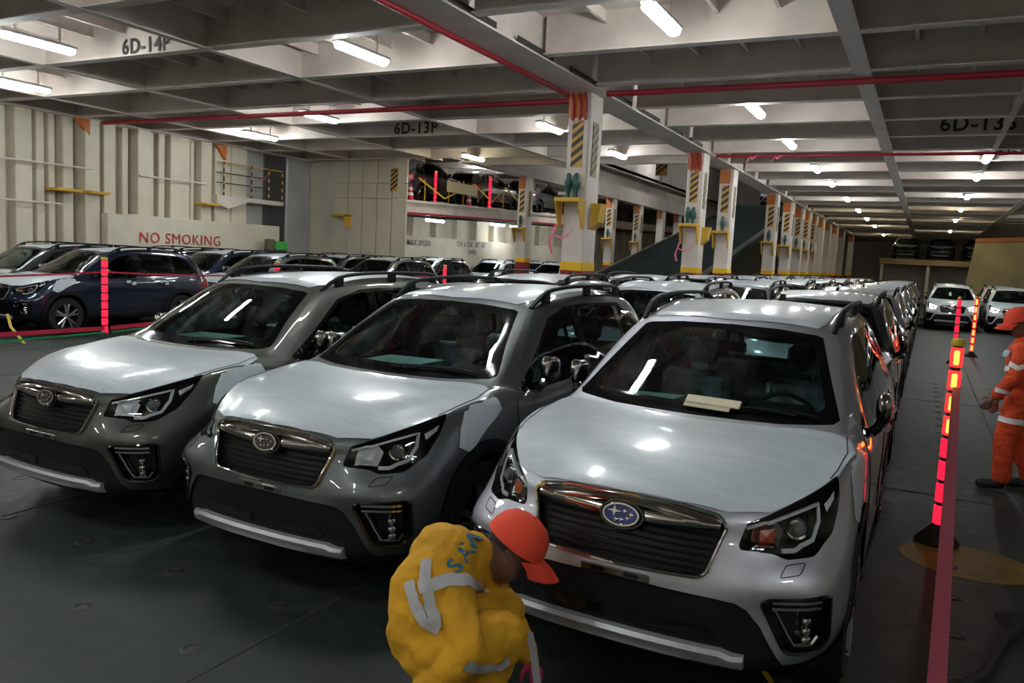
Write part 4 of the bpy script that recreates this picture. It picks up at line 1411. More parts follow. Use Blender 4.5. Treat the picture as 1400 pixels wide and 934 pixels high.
CAR_COUNT = 0
def place_car(x, y, z, rz, paintm, label, group=None, lod=2, lit=False, badge='emblem_dark', signal=None, refl=None, tilt=0.0, name='suv', cat='car'):
    """lod 2 = every part, 1 = no small parts, 0 = far cars"""
    root = thing(name, label, cat, (x, y, z), rz, group)
    if tilt:
        root.rotation_euler[0] = tilt
    made = {}
    for i, (nm, me, slot, par, pl, lb) in enumerate(CAR_PARTS):
        if pl > lod or (par is not None and par not in made):
            continue
        o = bpy.data.objects.new(nm, me)
        COL.objects.link(o)
        o.parent = made[par] if par is not None else root
        mm = {'paint': paintm, 'emblem': badge, 'beam': 'lamp_lit' if lit else None,
              'drl': 'lamp_lit' if lit else None, 'signal': signal, 'reflector': refl}.get(slot)
        if mm:
            o.material_slots[0].link = 'OBJECT'
            o.material_slots[0].material = MATS[mm]
        if lb and lod == 2:
            o['label'] = lb
        made[i] = o
    return root
# ------------------------------------------------------------------ cars in their lanes
place_car(-1.063, 3.10, 0, -.005, 'paint_silver', 'silver SUV with blue oval badge and papers on its dash, nearest the aisle', badge='emblem_blue', signal='amber')
place_car(-3.11, 3.11, 0, -.014, 'paint_green_grey', 'grey-green SUV in the front row between the silver and the olive ones', badge='emblem_dark', signal='lamp_white', refl='lamp_white')  # white signals and reflectors stand in for bright reflections in the headlamps
place_car(-5.035, 3.11, 0, -.008, 'paint_olive_grey', 'dark olive-grey SUV at the front row end facing the green floor', badge='emblem_dark', signal='lamp_white', refl='lamp_white')  # headlamp reflections painted as white parts here too
order = ('second', 'third', 'fourth', 'fifth', 'sixth', 'seventh', 'eighth', 'ninth')
cycle = ('paint_dark_grey', 'paint_silver', 'paint_green_grey', 'paint_black', 'paint_dark_grey')
for x, who, off in ((-1.06, 'silver', 0), (-3.10, 'grey-green', 1), (-5.05, 'olive-grey', 3)):
    for k in range(8):
        y = 3.1 + 4.92 * (k + 1)
        jx = ((k * 37 + off * 11) % 7 - 3) * .004
        place_car(x + jx, y, 0, 0, cycle[(k + off) % 5], 'SUV with filmed roof, %s car in the lane behind the front %s SUV' % (order[k], who),
                  'parked rows behind the front three', lod=1 if k < 3 else 0)
L0 = 8.67
blue = place_car(-15.4, L0, 0, 0, 'paint_blue', 'dark blue SUV with white film patches beyond the roped aisle', lod=2)
for yy in (2.30, 3.10):
    for dy, dz in ((-.07, .02), (.05, -.02)):
        part('handle_film', MB().cbox(.925, .948, yy + dy - .05, yy + dy + .05, .985 + dz - .03, .985 + dz + .03, .01), 'film', blue)
place_car(-15.4, L0 - 4.92, 0, 0, 'paint_black', 'SUV whose red tail lamp shows in front of the dark blue SUV', lod=1)
place_car(-15.4, L0 + 4.92, 0, 0, 'paint_green_grey', 'grey SUV parked directly behind the dark blue SUV', lod=1)
place_car(-15.4, L0 + 9.84, 0, 0, 'paint_green_grey', 'grey SUV two places behind the dark blue SUV', lod=1)
place_car(-17.4, L0, 0, 0, 'paint_dark_grey', 'dark SUV on the far side of the dark blue SUV', lod=1)
place_car(-17.4, L0 + 4.92, 0, 0, 'paint_blue', 'SUV below the no smoking warning, middle lane', lod=1)
place_car(-17.4, L0 + 9.84, 0, 0, 'paint_dark_grey', 'dark SUV parked close before the cream casing', lod=1)
place_car(-19.36, L0 + 4.92, 0, 0, 'paint_dark_grey', 'dark SUV parked along the no smoking parapet', lod=1)
for x, y, p in ((-17.65, 29.9, 'paint_silver'), (-17.65, 24.7, 'paint_black'), (-19.63, 33.5, 'paint_dark_grey'), (-19.63, 38.6, 'paint_silver'), (-17.65, 36.5, 'paint_white')):
    place_car(x, y, 0, 0, p, 'SUV parked in the shade below the hoistable deck', 'cars below the hoistable deck', lod=1)
sl = .0268
for x, y, p in ((-18.3, 29.4, 'paint_black'), (-18.4, 34.6, 'paint_black'), (-18.3, 39.8, 'paint_dark_grey')):
    place_car(x, y, 3.69 + (y - 23.9) * sl, R(180), p, 'dark SUV parked up on the hoistable deck', 'cars on the hoistable deck', lod=0, tilt=-sl)
for x, y, p, lb in ((.93, 33.4, 'paint_white', 'white SUV with shining headlamps at the end of the aisle'),
                    (2.95, 33.8, 'paint_white', 'white SUV beyond the worker in orange, headlamps shining')):
    place_car(x, y, 0, 0, p, lb, lod=1, lit=True)
for x, y, p in ((.95, 38.6, 'paint_dark_grey'), (2.95, 38.8, 'paint_silver'), (4.95, 36.0, 'paint_dark_grey'), (4.95, 41.5, 'paint_silver')):
    place_car(x, y, 0, 0, p, 'SUV parked behind the white pair at the aisle end', 'cars behind the white pair', lod=0)
for x, p in ((-1.6, 'paint_black'), (.7, 'paint_dark_grey'), (3.0, 'paint_black')):
    place_car(x, 65.0, 3.15, 0, p, 'dark SUV on the raised deck at the far end', 'cars on the far raised deck', lod=0)
place_car(-8.4, 49.0, 5.55, 0, 'paint_silver', 'SUV standing at the head of the dark ramp', lod=0)

# ------------------------------------------------------------------ papers on the cars
def sheet(name, label, corners, material, thick=.004, parent=None):
    m = MB()
    c = [Vector(p) for p in corners]
    n = (c[1] - c[0]).cross(c[2] - c[0]).normalized() * thick
    m.add(c + [p + n for p in c], [(3, 2, 1, 0), (4, 5, 6, 7), (0, 1, 5, 4), (1, 2, 6, 5), (2, 3, 7, 6), (3, 0, 4, 7)])
    return tag(part(name, m, material, parent), label, 'paper')
def on_dash(cx, cy, x0, x1, y0, y1, sk=.05):
    return [(cx + x0, cy + y0, 1.135), (cx + x1, cy + y0 + sk, 1.135), (cx + x1 + sk, cy + y1 + sk, 1.15), (cx + x0 + sk, cy + y1, 1.15)]
sheet('paper_sheet', 'pale green sheet on the dash of the grey-green SUV', on_dash(-3.11, 3.11, -.42, .02, 1.42, 1.70), 'paper_mint')
sheet('paper_sheet', 'pale green sheet on the dash of the olive-grey SUV', on_dash(-5.0, 3.11, -.48, -.02, 1.42, 1.68), 'paper_mint')
sheet('paper_sheet', 'pale green sheet on the dash of the silver SUV', on_dash(-1.063, 3.1, -.50, -.20, 1.36, 1.50), 'paper_mint')
Mp = Matrix.Translation((-1.063 + .10, 3.1 + 1.165, 1.178)) @ Matrix.Rotation(R(-6), 4, 'Z') @ Matrix.Rotation(R(38), 4, 'X')
env = thing('paper_wad', 'cream papers tucked under the wiper of the silver SUV', 'paper', (0, 0, 0))
env.matrix_world = Mp
part('folded_sheet', MB().cbox(-.15, .15, 0, .055, .0, .012, .004), 'paper_cream', env)
part('under_sheet', MB().cbox(-.155, .10, -.022, .04, -.008, -.001, .002), 'paper_cream', env)

# ------------------------------------------------------------------ warning poles and tapes
mat('pole_red', (0.75, 0.02, 0.05), rough=0.4, emit=(1.0, 0.02, 0.07), estr=0.55)
mat('pole_glow', (0.9, 0.1, 0.04), rough=0.4, emit=(1.0, 0.02, 0.03), estr=1.0)
mat('pole_core', (0.9, 0.3, 0.05), rough=0.4, emit=(1.0, 0.40, 0.05), estr=1.7)
mat('tape_red', (0.55, 0.02, 0.06), rough=0.45)
mat('tape_dull', (0.17, 0.012, 0.03), rough=0.6)
mat('tape_green', (0.01, 0.30, 0.10), rough=0.45)
mat('tape_yellow', (0.72, 0.55, 0.03), rough=0.45)
def pole(x, y, z, h, label, r=.036, glow=0, nseg=8, lean=0.0, group=None, base=True):
    t = thing('warning_pole', label, 'pole', (x, y, z), 0, group)
    if lean:
        t.rotation_euler = (0, lean, 0)
    if base:
        part('base', MB().lathe([(.0, 0), (.145, 0), (.15, .02), (.06, .12), (.04, .14), (0, .14)], 12, 'z'), 'rubber', t, True)
    part('core', MB().tube([(0, 0, .08 if base else 0), (0, 0, h - .02)], r * .72, 10), 'hazard_black', t)
    s0 = .13 if base else .02
    step = (h - s0 - .05) / nseg
    for k in range(nseg):
        a, b = s0 + step * k + step * .07, s0 + step * (k + 1) - step * .07
        lit = k >= nseg - glow
        part('red_segment', MB().lathe([(r * .7, a), (r, a + .006), (r, b - .006), (r * .7, b)], 12, 'z'), 'pole_glow' if lit else 'pole_red', t, True)
        if lit:
            part('glow_core', MB().lathe([(r * .5, a + .02), (r * .55, a + .03), (r * .55, b - .03), (r * .5, b - .02)], 10, 'z', Matrix.Translation((-.001, -r * .55, 0))), 'pole_core', t, True)
    part('cap', MB().lathe([(r, h - .05), (r * 1.1, h - .03), (r * .9, h), (0, h + .005)], 12, 'z'), 'tape_yellow', t, True)
    return t
pole(.24, 6.48, 0, 1.50, 'red warning pole glowing orange at the top beside the silver SUV', .042, 4, 8)
pole(.70, 20.6, 0, 1.52, 'pinkish red pole half hidden behind the glowing one', .045, 0, 7)
pole(1.15, 22.9, 0, 1.52, 'glowing red pole near the white SUVs at the aisle end', .045, 7, 7)
pole(-13.3, 9.52, 0, 1.53, 'red segmented pole standing before the dark blue SUV', .055, 0, 9)
pole(-13.3, 3.42, 0, 1.53, 'red segmented pole beside the SUV parked before the dark blue one', .055, 0, 9)
pole(-13.3, 13.87, 0, 1.53, 'red segmented pole seen over the roof of the olive-grey SUV', .055, 0, 9)
pole(-13.3, 21.1, 0, 1.55, 'red segmented pole far along the roped aisle near the casing', .055, 0, 9)
pole(-17.1, 26.2, 3.74, 1.28, 'red pole on the hoistable deck beside the paper notice', .055, 0, 7, base=False)
pole(-17.1, 30.5, 3.86, 1.45, 'red pole on the hoistable deck nearer the slim pillar', .065, 0, 7, base=False)
pole(-6.45, 44.0, 4.95, 1.2, 'red pole beside the head of the dark ramp', .06, 0, 5, base=False)

def sag(a, b, n=14, s=.06):
    a, b = Vector(a), Vector(b)
    return [a.lerp(b, k / n) - Vector((0, 0, s * 4 * (k / n) * (1 - k / n))) for k in range(n + 1)]
def tape(name, path, w, wd, material, label, group=None):
    return tag(part(name, MB().ribbon(path, w, wd, .003), material), label, 'tape', group)
tape('barrier_tape', sag((.255, 6.42, 1.16), (.09, 1.15, .62), 18, -.045) + [Vector((.06, .2, .45)), Vector((.04, -.6, .22)), Vector((.03, -1.2, .01))], .05, (1, 0, .1), 'tape_dull', 'dull red tape stretched from the glowing pole towards the viewer')
tape('barrier_tape', sag((-13.3, 3.5, 1.16), (-13.3, 9.46, 1.26)), .03, (0, 0, 1), 'tape_red', 'thin red tape running from the blue SUV pole past its front')
tape('barrier_tape', sag((-13.3, 9.58, 1.26), (-13.3, 13.8, 1.22), s=.04), .03, (0, 0, 1), 'tape_red', 'thin red tape across the side of the dark blue SUV')
tape('barrier_tape', sag((-13.3, 13.94, 1.22), (-13.3, 21.0, 1.22), s=.08), .03, (0, 0, 1), 'tape_red', 'thin red tape in the far part of the roped aisle')
tape('barrier_tape', sag((-13.22, 3.5, .30), (-13.22, 9.46, .24), s=.02), .075, (0, 0, 1), 'tape_red', 'wide red tape low before the dark blue SUV')
tape('barrier_tape', sag((-13.22, 9.58, .24), (-13.22, 13.8, .45), s=.02), .075, (0, 0, 1), 'tape_red', 'wide red tape low behind the olive-grey SUV')
tape('barrier_tape', sag((-13.18, 3.5, .05), (-13.18, 9.46, .17), s=.0), .03, (0, 0, 1), 'tape_green', 'green tape below the wide red tape, before the dark blue SUV')
tape('barrier_tape', sag((-13.18, 9.58, .17), (-13.18, 13.8, .38), s=.0), .03, (0, 0, 1), 'tape_green', 'green tape below the wide red tape, behind the olive-grey SUV')
zz = [(24.9, 4.62), (26.7, 4.02), (28.95, 4.80), (30.5, 4.20), (31.7, 4.92), (33.3, 4.35), (33.9, 4.6)]
pth = []
for (a, b), (c, d) in zip(zz[:-1], zz[1:]):
    for k in range(6):
        pth.append((-16.98, a + (c - a) * k / 6, b + (d - b) * k / 6))
pth.append((-16.98, zz[-1][0], zz[-1][1]))
tape('barrier_tape', pth, .07, (0, .35, 1), 'tape_yellow', 'yellow tape zigzagging along the hoistable deck edge')
mat('notice_paper', (0.75, 0.64, 0.38), rough=0.7)
tag(part('paper_notice', MB().cbox(-16.93, -16.90, 26.75, 29.1, 4.30, 4.72, .008), 'notice_paper'), 'yellowish paper notice hung on the hoistable deck rail', 'notice')
for k, (y, h) in enumerate(((24.3, .9), (25.5, .85), (27.2, 1.0), (28.3, 1.0), (31.8, 1.0))):
    z = 3.76 + (y - 23.9) * sl
    tag(part('rail_post', MB().tube([(-17.11, y, z - .06), (-17.11, y, z + h)], .022, 6), 'bracket_yellow'), 'thin rail post on the hoistable deck edge', 'post', 'rail posts on the hoistable deck')
mat('cone_white', (0.75, 0.75, 0.72), rough=0.5)
for y, lb in ((24.55, 'red and white cone on the hoistable deck nearest the casing'), (28.75, 'red and white cone below the paper notice'), (33.6, 'red and white cone beside the slim pillar on the hoistable deck')):
    z = 3.76 + (y - 23.9) * sl
    t = thing('traffic_cone', lb, 'cone', (-17.1, y, z - .01))
    part('cone_body', MB().lathe([(0, 0), (.17, 0), (.17, .03), (.13, .04), (.035, .62), (0, .63)], 14, 'z'), 'tape_red', t, True)
    for a in (.18, .38):
        part('white_ring', MB().lathe([(.142 - .162 * a, a), (.142 - .162 * (a + .11), a + .11)], 14, 'z'), 'cone_white', t, True)

# lashing straps
mat('strap_yellow', (0.55, 0.40, 0.03), rough=0.6)
tape('lashing_strap', [(-14.75, 8.62, .42), (-14.2, 8.35, .25), (-13.75, 8.22, .12), (-13.55, 8.2, .02)], .05, (.2, 1, 0), 'strap_yellow', 'yellow lashing strap from the dark blue SUV to the floor')
tape('lashing_strap', [(-.60, 3.62, .235), (-.53, 3.66, .13), (-.46, 3.72, .012)], .035, (.3, 1, 0), 'strap_yellow', 'yellow lashing strap under the bumper of the silver SUV')

# small things at the ship side
t = thing('hose_drum', 'green and olive drum standing behind the left car rows', 'drum', (-20.0, 20.75, 0))
part('drum_body', MB().lathe([(0, 1.72), (.16, 1.72), (.17, 1.74), (.17, 2.08), (.0, 2.1)], 16, 'z', Matrix.Translation((0, -.25, 0))), 'olive_drum', t, True)
part('drum_box', MB().cbox(-.16, .16, -.10, .45, 1.72, 2.02, .02), 'green_drum', t)
part('stand', MB().box(-.14, .14, -.38, .42, 0, 1.72), 'dark_steel', t)

pf = thing('stair_platform', 'cream stair platform with striped railing at the ship side', 'platform', (-20.55, 18.7, 3.42))
part('deck_plate', MB().prism([(0, 0), (1.4, 0), (1.4, -.12), (.5, -.42), (0, -.3)], -.6, .0, 'x').box(-.6, 0, 1.4, 3.0, -.14, 0), 'cream', pf)
for y in (.3, 1.5, 2.3, 2.95):
    part('rail_post', MB().tube([(-.03, y, 0), (-.03, y, 1.08)], .03, 6), 'hazard_black', pf)
    for k in range(4):
        part('post_stripe', MB().tube([(-.03, y, .1 + .26 * k), (-.03, y, .2 + .26 * k)], .034, 6), 'hazard_yellow', pf)
for z in (.4, .72, 1.06):
    part('rail', MB().tube([(-.03, 0, z), (-.03, 3.0, z)], .018, 6), 'hazard_black' if z < 1 else 'bracket_yellow', pf)
part('pink_tape', MB().ribbon([(0, 2.3, 1.0), (.02, 2.05, .72), (.02, 1.75, .58)], .05, (0, .3, 1), .003), 'pink_tape', pf)
tag(part('wall_bracket', MB().cbox(-19.65, -19.0, 23.2, 23.56, 3.05, 3.14, .01).prism([(-19.08, 3.1), (-19.0, 3.1), (-19.0, 2.66)], 23.2, 23.56, 'y'), 'bracket_yellow'), 'yellow bracket shelf on the cream casing', 'bracket')
hz = thing('hazard_sign', 'striped brown and yellow patch on the casing corner', 'sign', (-17.12, 23.56, 0))
stripes(hz, .30, 4.0, 4.82, 5, Matrix.Identity(4))
sd = thing('striped_board', 'striped yellow board beyond the ramp with a white plate', 'sign', (-10.3, 33.0, 5.6))
stripes(sd, .5, .0, 1.0, 5, Matrix.Identity(4))
part('white_plate', MB().box(-.22, .22, -.02, 0, 1.0, 1.55), 'lamp_white', sd)
part('post', MB().box(-.05, .05, 0, .05, -.3, 1.5), 'cream', sd)

# pink ribbons on the far red pipe
for x, lb in ((-4.6, 'pink ribbon tied to the far red pipe near the striped pillar'), (-3.95, 'pink ribbon tied to the far red pipe over the parked lanes')):
    tape('pink_ribbon', [(x - .1, 22.68, 4.82), (x, 22.67, 4.95), (x + .05, 22.67, 4.90), (x + .18, 22.67, 4.98)], .05, (0, .2, 1), 'pink_tape', lb)

# rope and rag on the floor at the right
mat('rope_dark', (0.025, 0.025, 0.022), rough=0.8)
tag(part('floor_rope', MB().tube([(.20, 3.95, .02), (.42, 4.35, .025), (.55, 4.9, .02), (.75, 5.3, .02), (1.1, 5.5, .02), (1.5, 5.6, .02)], .026, 6), 'rope_dark', None, True), 'dark lashing rope lying on the aisle floor', 'rope')
rg = MB()
rg.lathe([(0, .03), (.03, .035), (.06, .025), (.08, .01), (.09, 0)], 9, 'z', Matrix.Translation((.66, 5.28, 0)) @ Matrix.Scale(1.6, 4, Vector((1, .3, 0)).normalized()))
tag(part('floor_rag', rg, 'rope_dark', None, True), 'dark lashing buckle heap lying on the rope', 'lashing gear')
# ------------------------------------------------------------------ people
mat('skin', (0.20, 0.095, 0.065), rough=0.55)
mat('hair', (0.012, 0.010, 0.009), rough=0.7)
mat('cloth_yellow', (0.74, 0.37, 0.012), rough=0.85, noise=0.3, nscale=7, bump=0.9, bscale=9)
mat('cloth_orange', (0.80, 0.085, 0.02), rough=0.85, noise=0.2, nscale=9, bump=0.5, bscale=13)
mat('cap_orange', (0.85, 0.07, 0.03), rough=0.75, bump=0.15, bscale=60)
mat('reflective', (0.46, 0.45, 0.47), rough=0.4)
mat('reflective_bright', (0.85, 0.85, 0.85), rough=0.4)
mat('boot', (0.012, 0.012, 0.012), rough=0.6)
mat('print_blue', (0.02, 0.16, 0.26), rough=0.7)
mat('glove_pink', (0.55, 0.03, 0.12), rough=0.7)
mat('badge_blue', (0.35, 0.5, 0.65), rough=0.6)
mat('eye_dark', (0.01, 0.008, 0.008), rough=0.2)

def capsule(a, b, ra, rb, lat, n=18):
    """closed tapered capsule; radii are (across, front to back)"""
    a, b = Vector(a), Vector(b)
    ra = ra if isinstance(ra, tuple) else (ra, ra)
    rb = rb if isinstance(rb, tuple) else (rb, rb)
    t = (b - a).normalized() if (b - a).length > 1e-6 else Vector((0, 0, 1))
    x = Vector(lat) - t * Vector(lat).dot(t)
    x = x.normalized() if x.length > .15 else t.orthogonal().normalized()
    y = t.cross(x)
    v, f = [], []
    rings = []
    for k in range(6):
        g = R(-90 + 18 * k)
        rings.append((a + t * (math.sin(g) * (ra[0] + ra[1]) / 2), (ra[0] * math.cos(g) + 1e-4, ra[1] * math.cos(g) + 1e-4)))
    for k in range(6):
        g = R(18 * k)
        rings.append((b + t * (math.sin(g) * (rb[0] + rb[1]) / 2), (rb[0] * math.cos(g) + 1e-4, rb[1] * math.cos(g) + 1e-4)))
    for c, (rx, ry) in rings:
        for k in range(n):
            w = 2 * math.pi * k / n
            v.append(c + x * rx * math.cos(w) + y * ry * math.sin(w))
    for i in range(len(rings) - 1):
        for k in range(n):
            f.append((i * n + k, i * n + (k + 1) % n, (i + 1) * n + (k + 1) % n, (i + 1) * n + k))
    f += [tuple(range(n - 1, -1, -1)), tuple((len(rings) - 1) * n + k for k in range(n))]
    return v, f

def skin_body(name, J, E, zone, lat=(1, 0, 0), voxel=.0075):
    """J: joint -> (pos, radius or (across, deep)); E: bones; zone: joint -> material. One continuous surface."""
    skinny = [n for n in J if not zone[n].startswith('cloth')]
    mb = MB()
    for p, q in E:
        mb.add(*capsule(J[p][0], J[q][0], J[p][1], J[q][1], lat))
    me = mesh_from('tmp', mb.v, mb.f)
    o = bpy.data.objects.new('tmp', me)
    COL.objects.link(o)
    rm_ = o.modifiers.new('remesh', 'REMESH')
    rm_.mode = 'VOXEL'
    rm_.voxel_size = voxel
    rm_.use_smooth_shade = True
    sm = o.modifiers.new('smooth', 'SMOOTH')
    sm.factor = .5
    sm.iterations = 3
    bpy.context.view_layer.update()
    out = bpy.data.meshes.new_from_object(o.evaluated_get(bpy.context.evaluated_depsgraph_get()))
    bpy.data.objects.remove(o)
    from mathutils import noise
    V = np.zeros(len(out.vertices) * 3)
    out.vertices.foreach_get('co', V)
    V = V.reshape(-1, 3)
    near = np.full(len(V), 9.0)
    for q in skinny:
        near = np.minimum(near, np.linalg.norm(V - np.array(J[q][0]), axis=1) / (.04 + (J[q][1][0] if isinstance(J[q][1], tuple) else J[q][1])))
    near = np.clip(near - .9, 0, 1)
    NN = np.zeros(len(V) * 3)
    out.vertex_normals.foreach_get('vector', NN)
    NN = NN.reshape(-1, 3)
    K = np.array([noise.noise(Vector((c[0] * 9 + c[2] * 5, c[1] * 9 - c[2] * 4, c[2] * 17))) + .5 * noise.noise(Vector(c) * 31) for c in V])
    out.vertices.foreach_set('co', (V + NN * (K * near * .009)[:, None]).ravel())     # loose folds in the cloth
    out.update()
    mats = []
    for n in J:
        if zone[n] not in mats:
            mats.append(zone[n])
    out.materials.clear()
    for m in mats:
        out.materials.append(MATS[m])
    C = np.zeros(len(out.polygons) * 3)
    out.polygons.foreach_get('center', C)
    C = C.reshape(-1, 3)
    best = np.full(len(C), 1e9)
    mi = np.zeros(len(C), int)
    for p, q in E:
        a, b = np.array(J[p][0]), np.array(J[q][0])
        ab = b - a
        t = np.clip(((C - a) @ ab) / max(1e-9, ab @ ab), 0, 1)
        d = np.linalg.norm(a + t[:, None] * ab - C, axis=1)
        rp, rq = [(r[0] + r[1]) / 2 if isinstance(r, tuple) else r for r in (J[p][1], J[q][1])]
        d = d - (rp * (1 - t) + rq * t)
        k = np.where(t < .5, mats.index(zone[p]), mats.index(zone[q]))
        w = d < best
        best = np.where(w, d, best)
        mi = np.where(w, k, mi)
    out.polygons.foreach_set('material_index', mi.tolist())
    out.polygons.foreach_set('use_smooth', [True] * len(out.polygons))
    out.name = name
    return out

def hand(J, E, Z, pre, wrist, d, side, up, curl=.5, s=1.0, m='skin'):
    """palm and five unequal, bent fingers from the wrist joint; d = pointing, side = towards the thumb, up = back of the hand"""
    d, side, up = Vector(d).normalized(), Vector(side).normalized(), Vector(up).normalized()
    w = Vector(J[wrist][0])
    p1 = w + d * .045 * s
    p2 = w + d * .085 * s
    J[pre + 'palm'] = (tuple(p1), (.030 * s, .018 * s)); Z[pre + 'palm'] = m; E.append((wrist, pre + 'palm'))
    for k, (off, ln) in enumerate(((.030, .075), (.010, .085), (-.010, .080), (-.029, .062))):
        k0 = p2 + side * off * s
        a = d * math.cos(curl) - up * math.sin(curl)
        b = d * math.cos(curl * 2.1) - up * math.sin(curl * 2.1)
        k1 = k0 + a * ln * .5 * s
        k2 = k1 + b * ln * .5 * s
        for n, q, r in (('k', k0, .0105), ('m', k1, .0090), ('t', k2, .0075)):
            J['%s%s%d' % (pre, n, k)] = (tuple(q), r * s); Z['%s%s%d' % (pre, n, k)] = m
        E += [(pre + 'palm', '%sk%d' % (pre, k)), ('%sk%d' % (pre, k), '%sm%d' % (pre, k)), ('%sm%d' % (pre, k), '%st%d' % (pre, k))]
    t0 = w + d * .03 * s + side * .034 * s
    t1 = t0 + (d * .6 + side * .6 - up * .4).normalized() * .035 * s
    t2 = t1 + (d * .85 + side * .1 - up * .5).normalized() * .03 * s
    for n, q, r in (('h0', t0, .012), ('h1', t1, .0105), ('h2', t2, .008)):
        J[pre + n] = (tuple(q), r * s); Z[pre + n] = m
    E += [(pre + 'palm', pre + 'h0'), (pre + 'h0', pre + 'h1'), (pre + 'h1', pre + 'h2')]

def head_parts(root, c, fwd_, up_, r=.098, cap='cap_orange', cap_s=1.0):
    """face, hair and cap as children; c = head centre"""
    f = Vector(fwd_).normalized()
    u = (Vector(up_) - f * Vector(up_).dot(f)).normalized()
    s = u.cross(f).normalized()            # wearer's left
    M = Matrix(((s.x, f.x, u.x, c[0]), (s.y, f.y, u.y, c[1]), (s.z, f.z, u.z, c[2]), (0, 0, 0, 1)))
    # nose, ears, eyes, brows, mouth
    part('nose', MB().add([M @ Vector(p) for p in ((-.012, .088, -.012), (.012, .088, -.012), (0, .095, .028), (0, .120, -.010), (0, .092, -.022))],
         [(0, 3, 2), (3, 1, 2), (0, 4, 3), (4, 1, 3), (0, 2, 1), (0, 1, 4)]), 'skin', root, True)
    for sx in (-1, 1):
        part('ear', MB().lathe([(0, -.012), (.022, -.010), (.030, .0), (.024, .010), (0, .006)], 12, 'x', M @ Matrix.Translation((sx * .083, -.005, -.005)) @ Matrix.Rotation(R(15), 4, 'X')), 'skin', root, True)
        part('eye', MB().lathe([(0, .006), (.009, .003), (.011, -.004)], 10, 'y', M @ Matrix.Translation((sx * .032, .086, .020))), 'eye_dark', root, True)
        part('brow', MB().cbox(-.018, .018, .082, .094, .034, .041, .003, M @ Matrix.Translation((sx * .034, 0, 0))), 'hair', root)
    part('mouth', MB().cbox(-.024, .024, .080, .092, -.052, -.044, .003, M), 'hair', root)
    # hair at the back and the temples
    v, fs = [], []
    n, m2 = 20, 7
    for j in range(m2):
        ph = R(-14 + 44 * j / (m2 - 1))
        for i in range(n + 1):
            th = R(95 + 350 * 0 + (-185 - 0) * 0 + (170 * (i / n) * 1.0))
            a = R(10) + R(340 - 160) * i / n + R(180)
            x, y = .093 * math.cos(a), .100 * math.sin(a)
            v.append(M @ Vector((x * math.cos(ph), y * math.cos(ph) - .008, .115 * math.sin(ph) + .01)))
    for j in range(m2 - 1):
        for i in range(n):
            fs.append((j * (n + 1) + i, j * (n + 1) + i + 1, (j + 1) * (n + 1) + i + 1, (j + 1) * (n + 1) + i))
    part('hair', MB().add(v, fs), 'hair', root, True)
    # cap: crown and curved brim
    MC = M @ Matrix.Scale(cap_s, 4)
    prof = [(0, .150), (.035, .148), (.070, .134), (.095, .104), (.108, .066), (.112, .030), (.108, .030), (.09, .07), (0, .135)]
    cap_o = part('cap', MB().lathe([(a, b) for a, b in prof], 24, 'z', MC @ Matrix.Scale(1.10, 4, Vector((0, 1, 0)))), cap, root, True)
    v, fs = [], []
    n = 14
    for i in range(n + 1):
        a = R(25 + 130 * i / n)
        for k, (rr, dz) in enumerate(((.106, .036), (.158, .028), (.205, .010))):
            w = math.sin(a)
            x = .108 * math.cos(a) * (1 - .12 * k)
            y = .118 * math.sin(a) + (rr - .106) * (w ** .6)
            z = dz - .030 * (abs(math.cos(a)) ** 2) * (1 + .3 * k)
            v.append(MC @ Vector((x, y, z)))
            v.append(MC @ Vector((x, y, z + .005)))
    st = 6
    for i in range(n):
        o = i * st
        for k in range(2):
            fs.append((o + 2 * k, o + 2 * k + 2, o + st + 2 * k + 2, o + st + 2 * k))
            fs.append((o + 2 * k + 1, o + st + 2 * k + 1, o + st + 2 * k + 3, o + 2 * k + 3))
        fs.append((o + 4, o + 5, o + st + 5, o + st + 4))
        fs.append((o, o + st, o + st + 1, o + 1))
    fs += [(0, 1, 3, 2), (2, 3, 5, 4), (n * st, n * st + 2, n * st + 3, n * st + 1), (n * st + 2, n * st + 4, n * st + 5, n * st + 3)]
    part('brim', MB().add(v, fs), cap, cap_o, True)
    part('button', MB().lathe([(0, .158), (.010, .154), (.012, .146)], 10, 'z', MC), cap, cap_o, True)
    return M

def drape(name, body_me, pts, width, material, root, off=.006, eye=None):
    """band laid on the body: every point is moved to the nearest skin and lifted a little"""
    bm = bmesh.new()
    bm.from_mesh(body_me)
    bvh = BVHTree.FromBMesh(bm)
    bm.free()
    P = [Vector(p) for p in pts]
    dense = []
    for a, b in zip(P[:-1], P[1:]):
        for k in range(8):
            dense.append(a.lerp(b, k / 8))
    dense.append(P[-1])
    if eye is None:
        hits = [bvh.find_nearest(p) for p in dense]
    else:
        hits = [bvh.ray_cast(eye, p - eye) for p in dense]
        hits = [h if h[0] is not None else bvh.find_nearest(p) for h, p in zip(hits, dense)]
    C = [h[0] for h in hits]
    N = [h[1] for h in hits]
    rows = []
    for i, c in enumerate(C):
        t = (C[min(i + 1, len(C) - 1)] - C[max(i - 1, 0)])
        t = t.normalized() if t.length > 1e-6 else Vector((1, 0, 0))
        w = N[i].cross(t).normalized()
        row = []
        for k in (-.5, -.25, 0, .25, .5):
            h = bvh.find_nearest(c + w * width * k + N[i] * .01)
            row.append((h[0] + h[1] * off, h[0] - h[1] * .004))
        rows.append(row)
    v, f = [], []
    for row in rows:
        v += [a for a, b in row]
    for i in range(len(rows) - 1):
        for k in range(4):
            f.append((i * 5 + k, i * 5 + k + 1, (i + 1) * 5 + k + 1, (i + 1) * 5 + k))
    return part(name, MB().add(v, f), material, root, True)

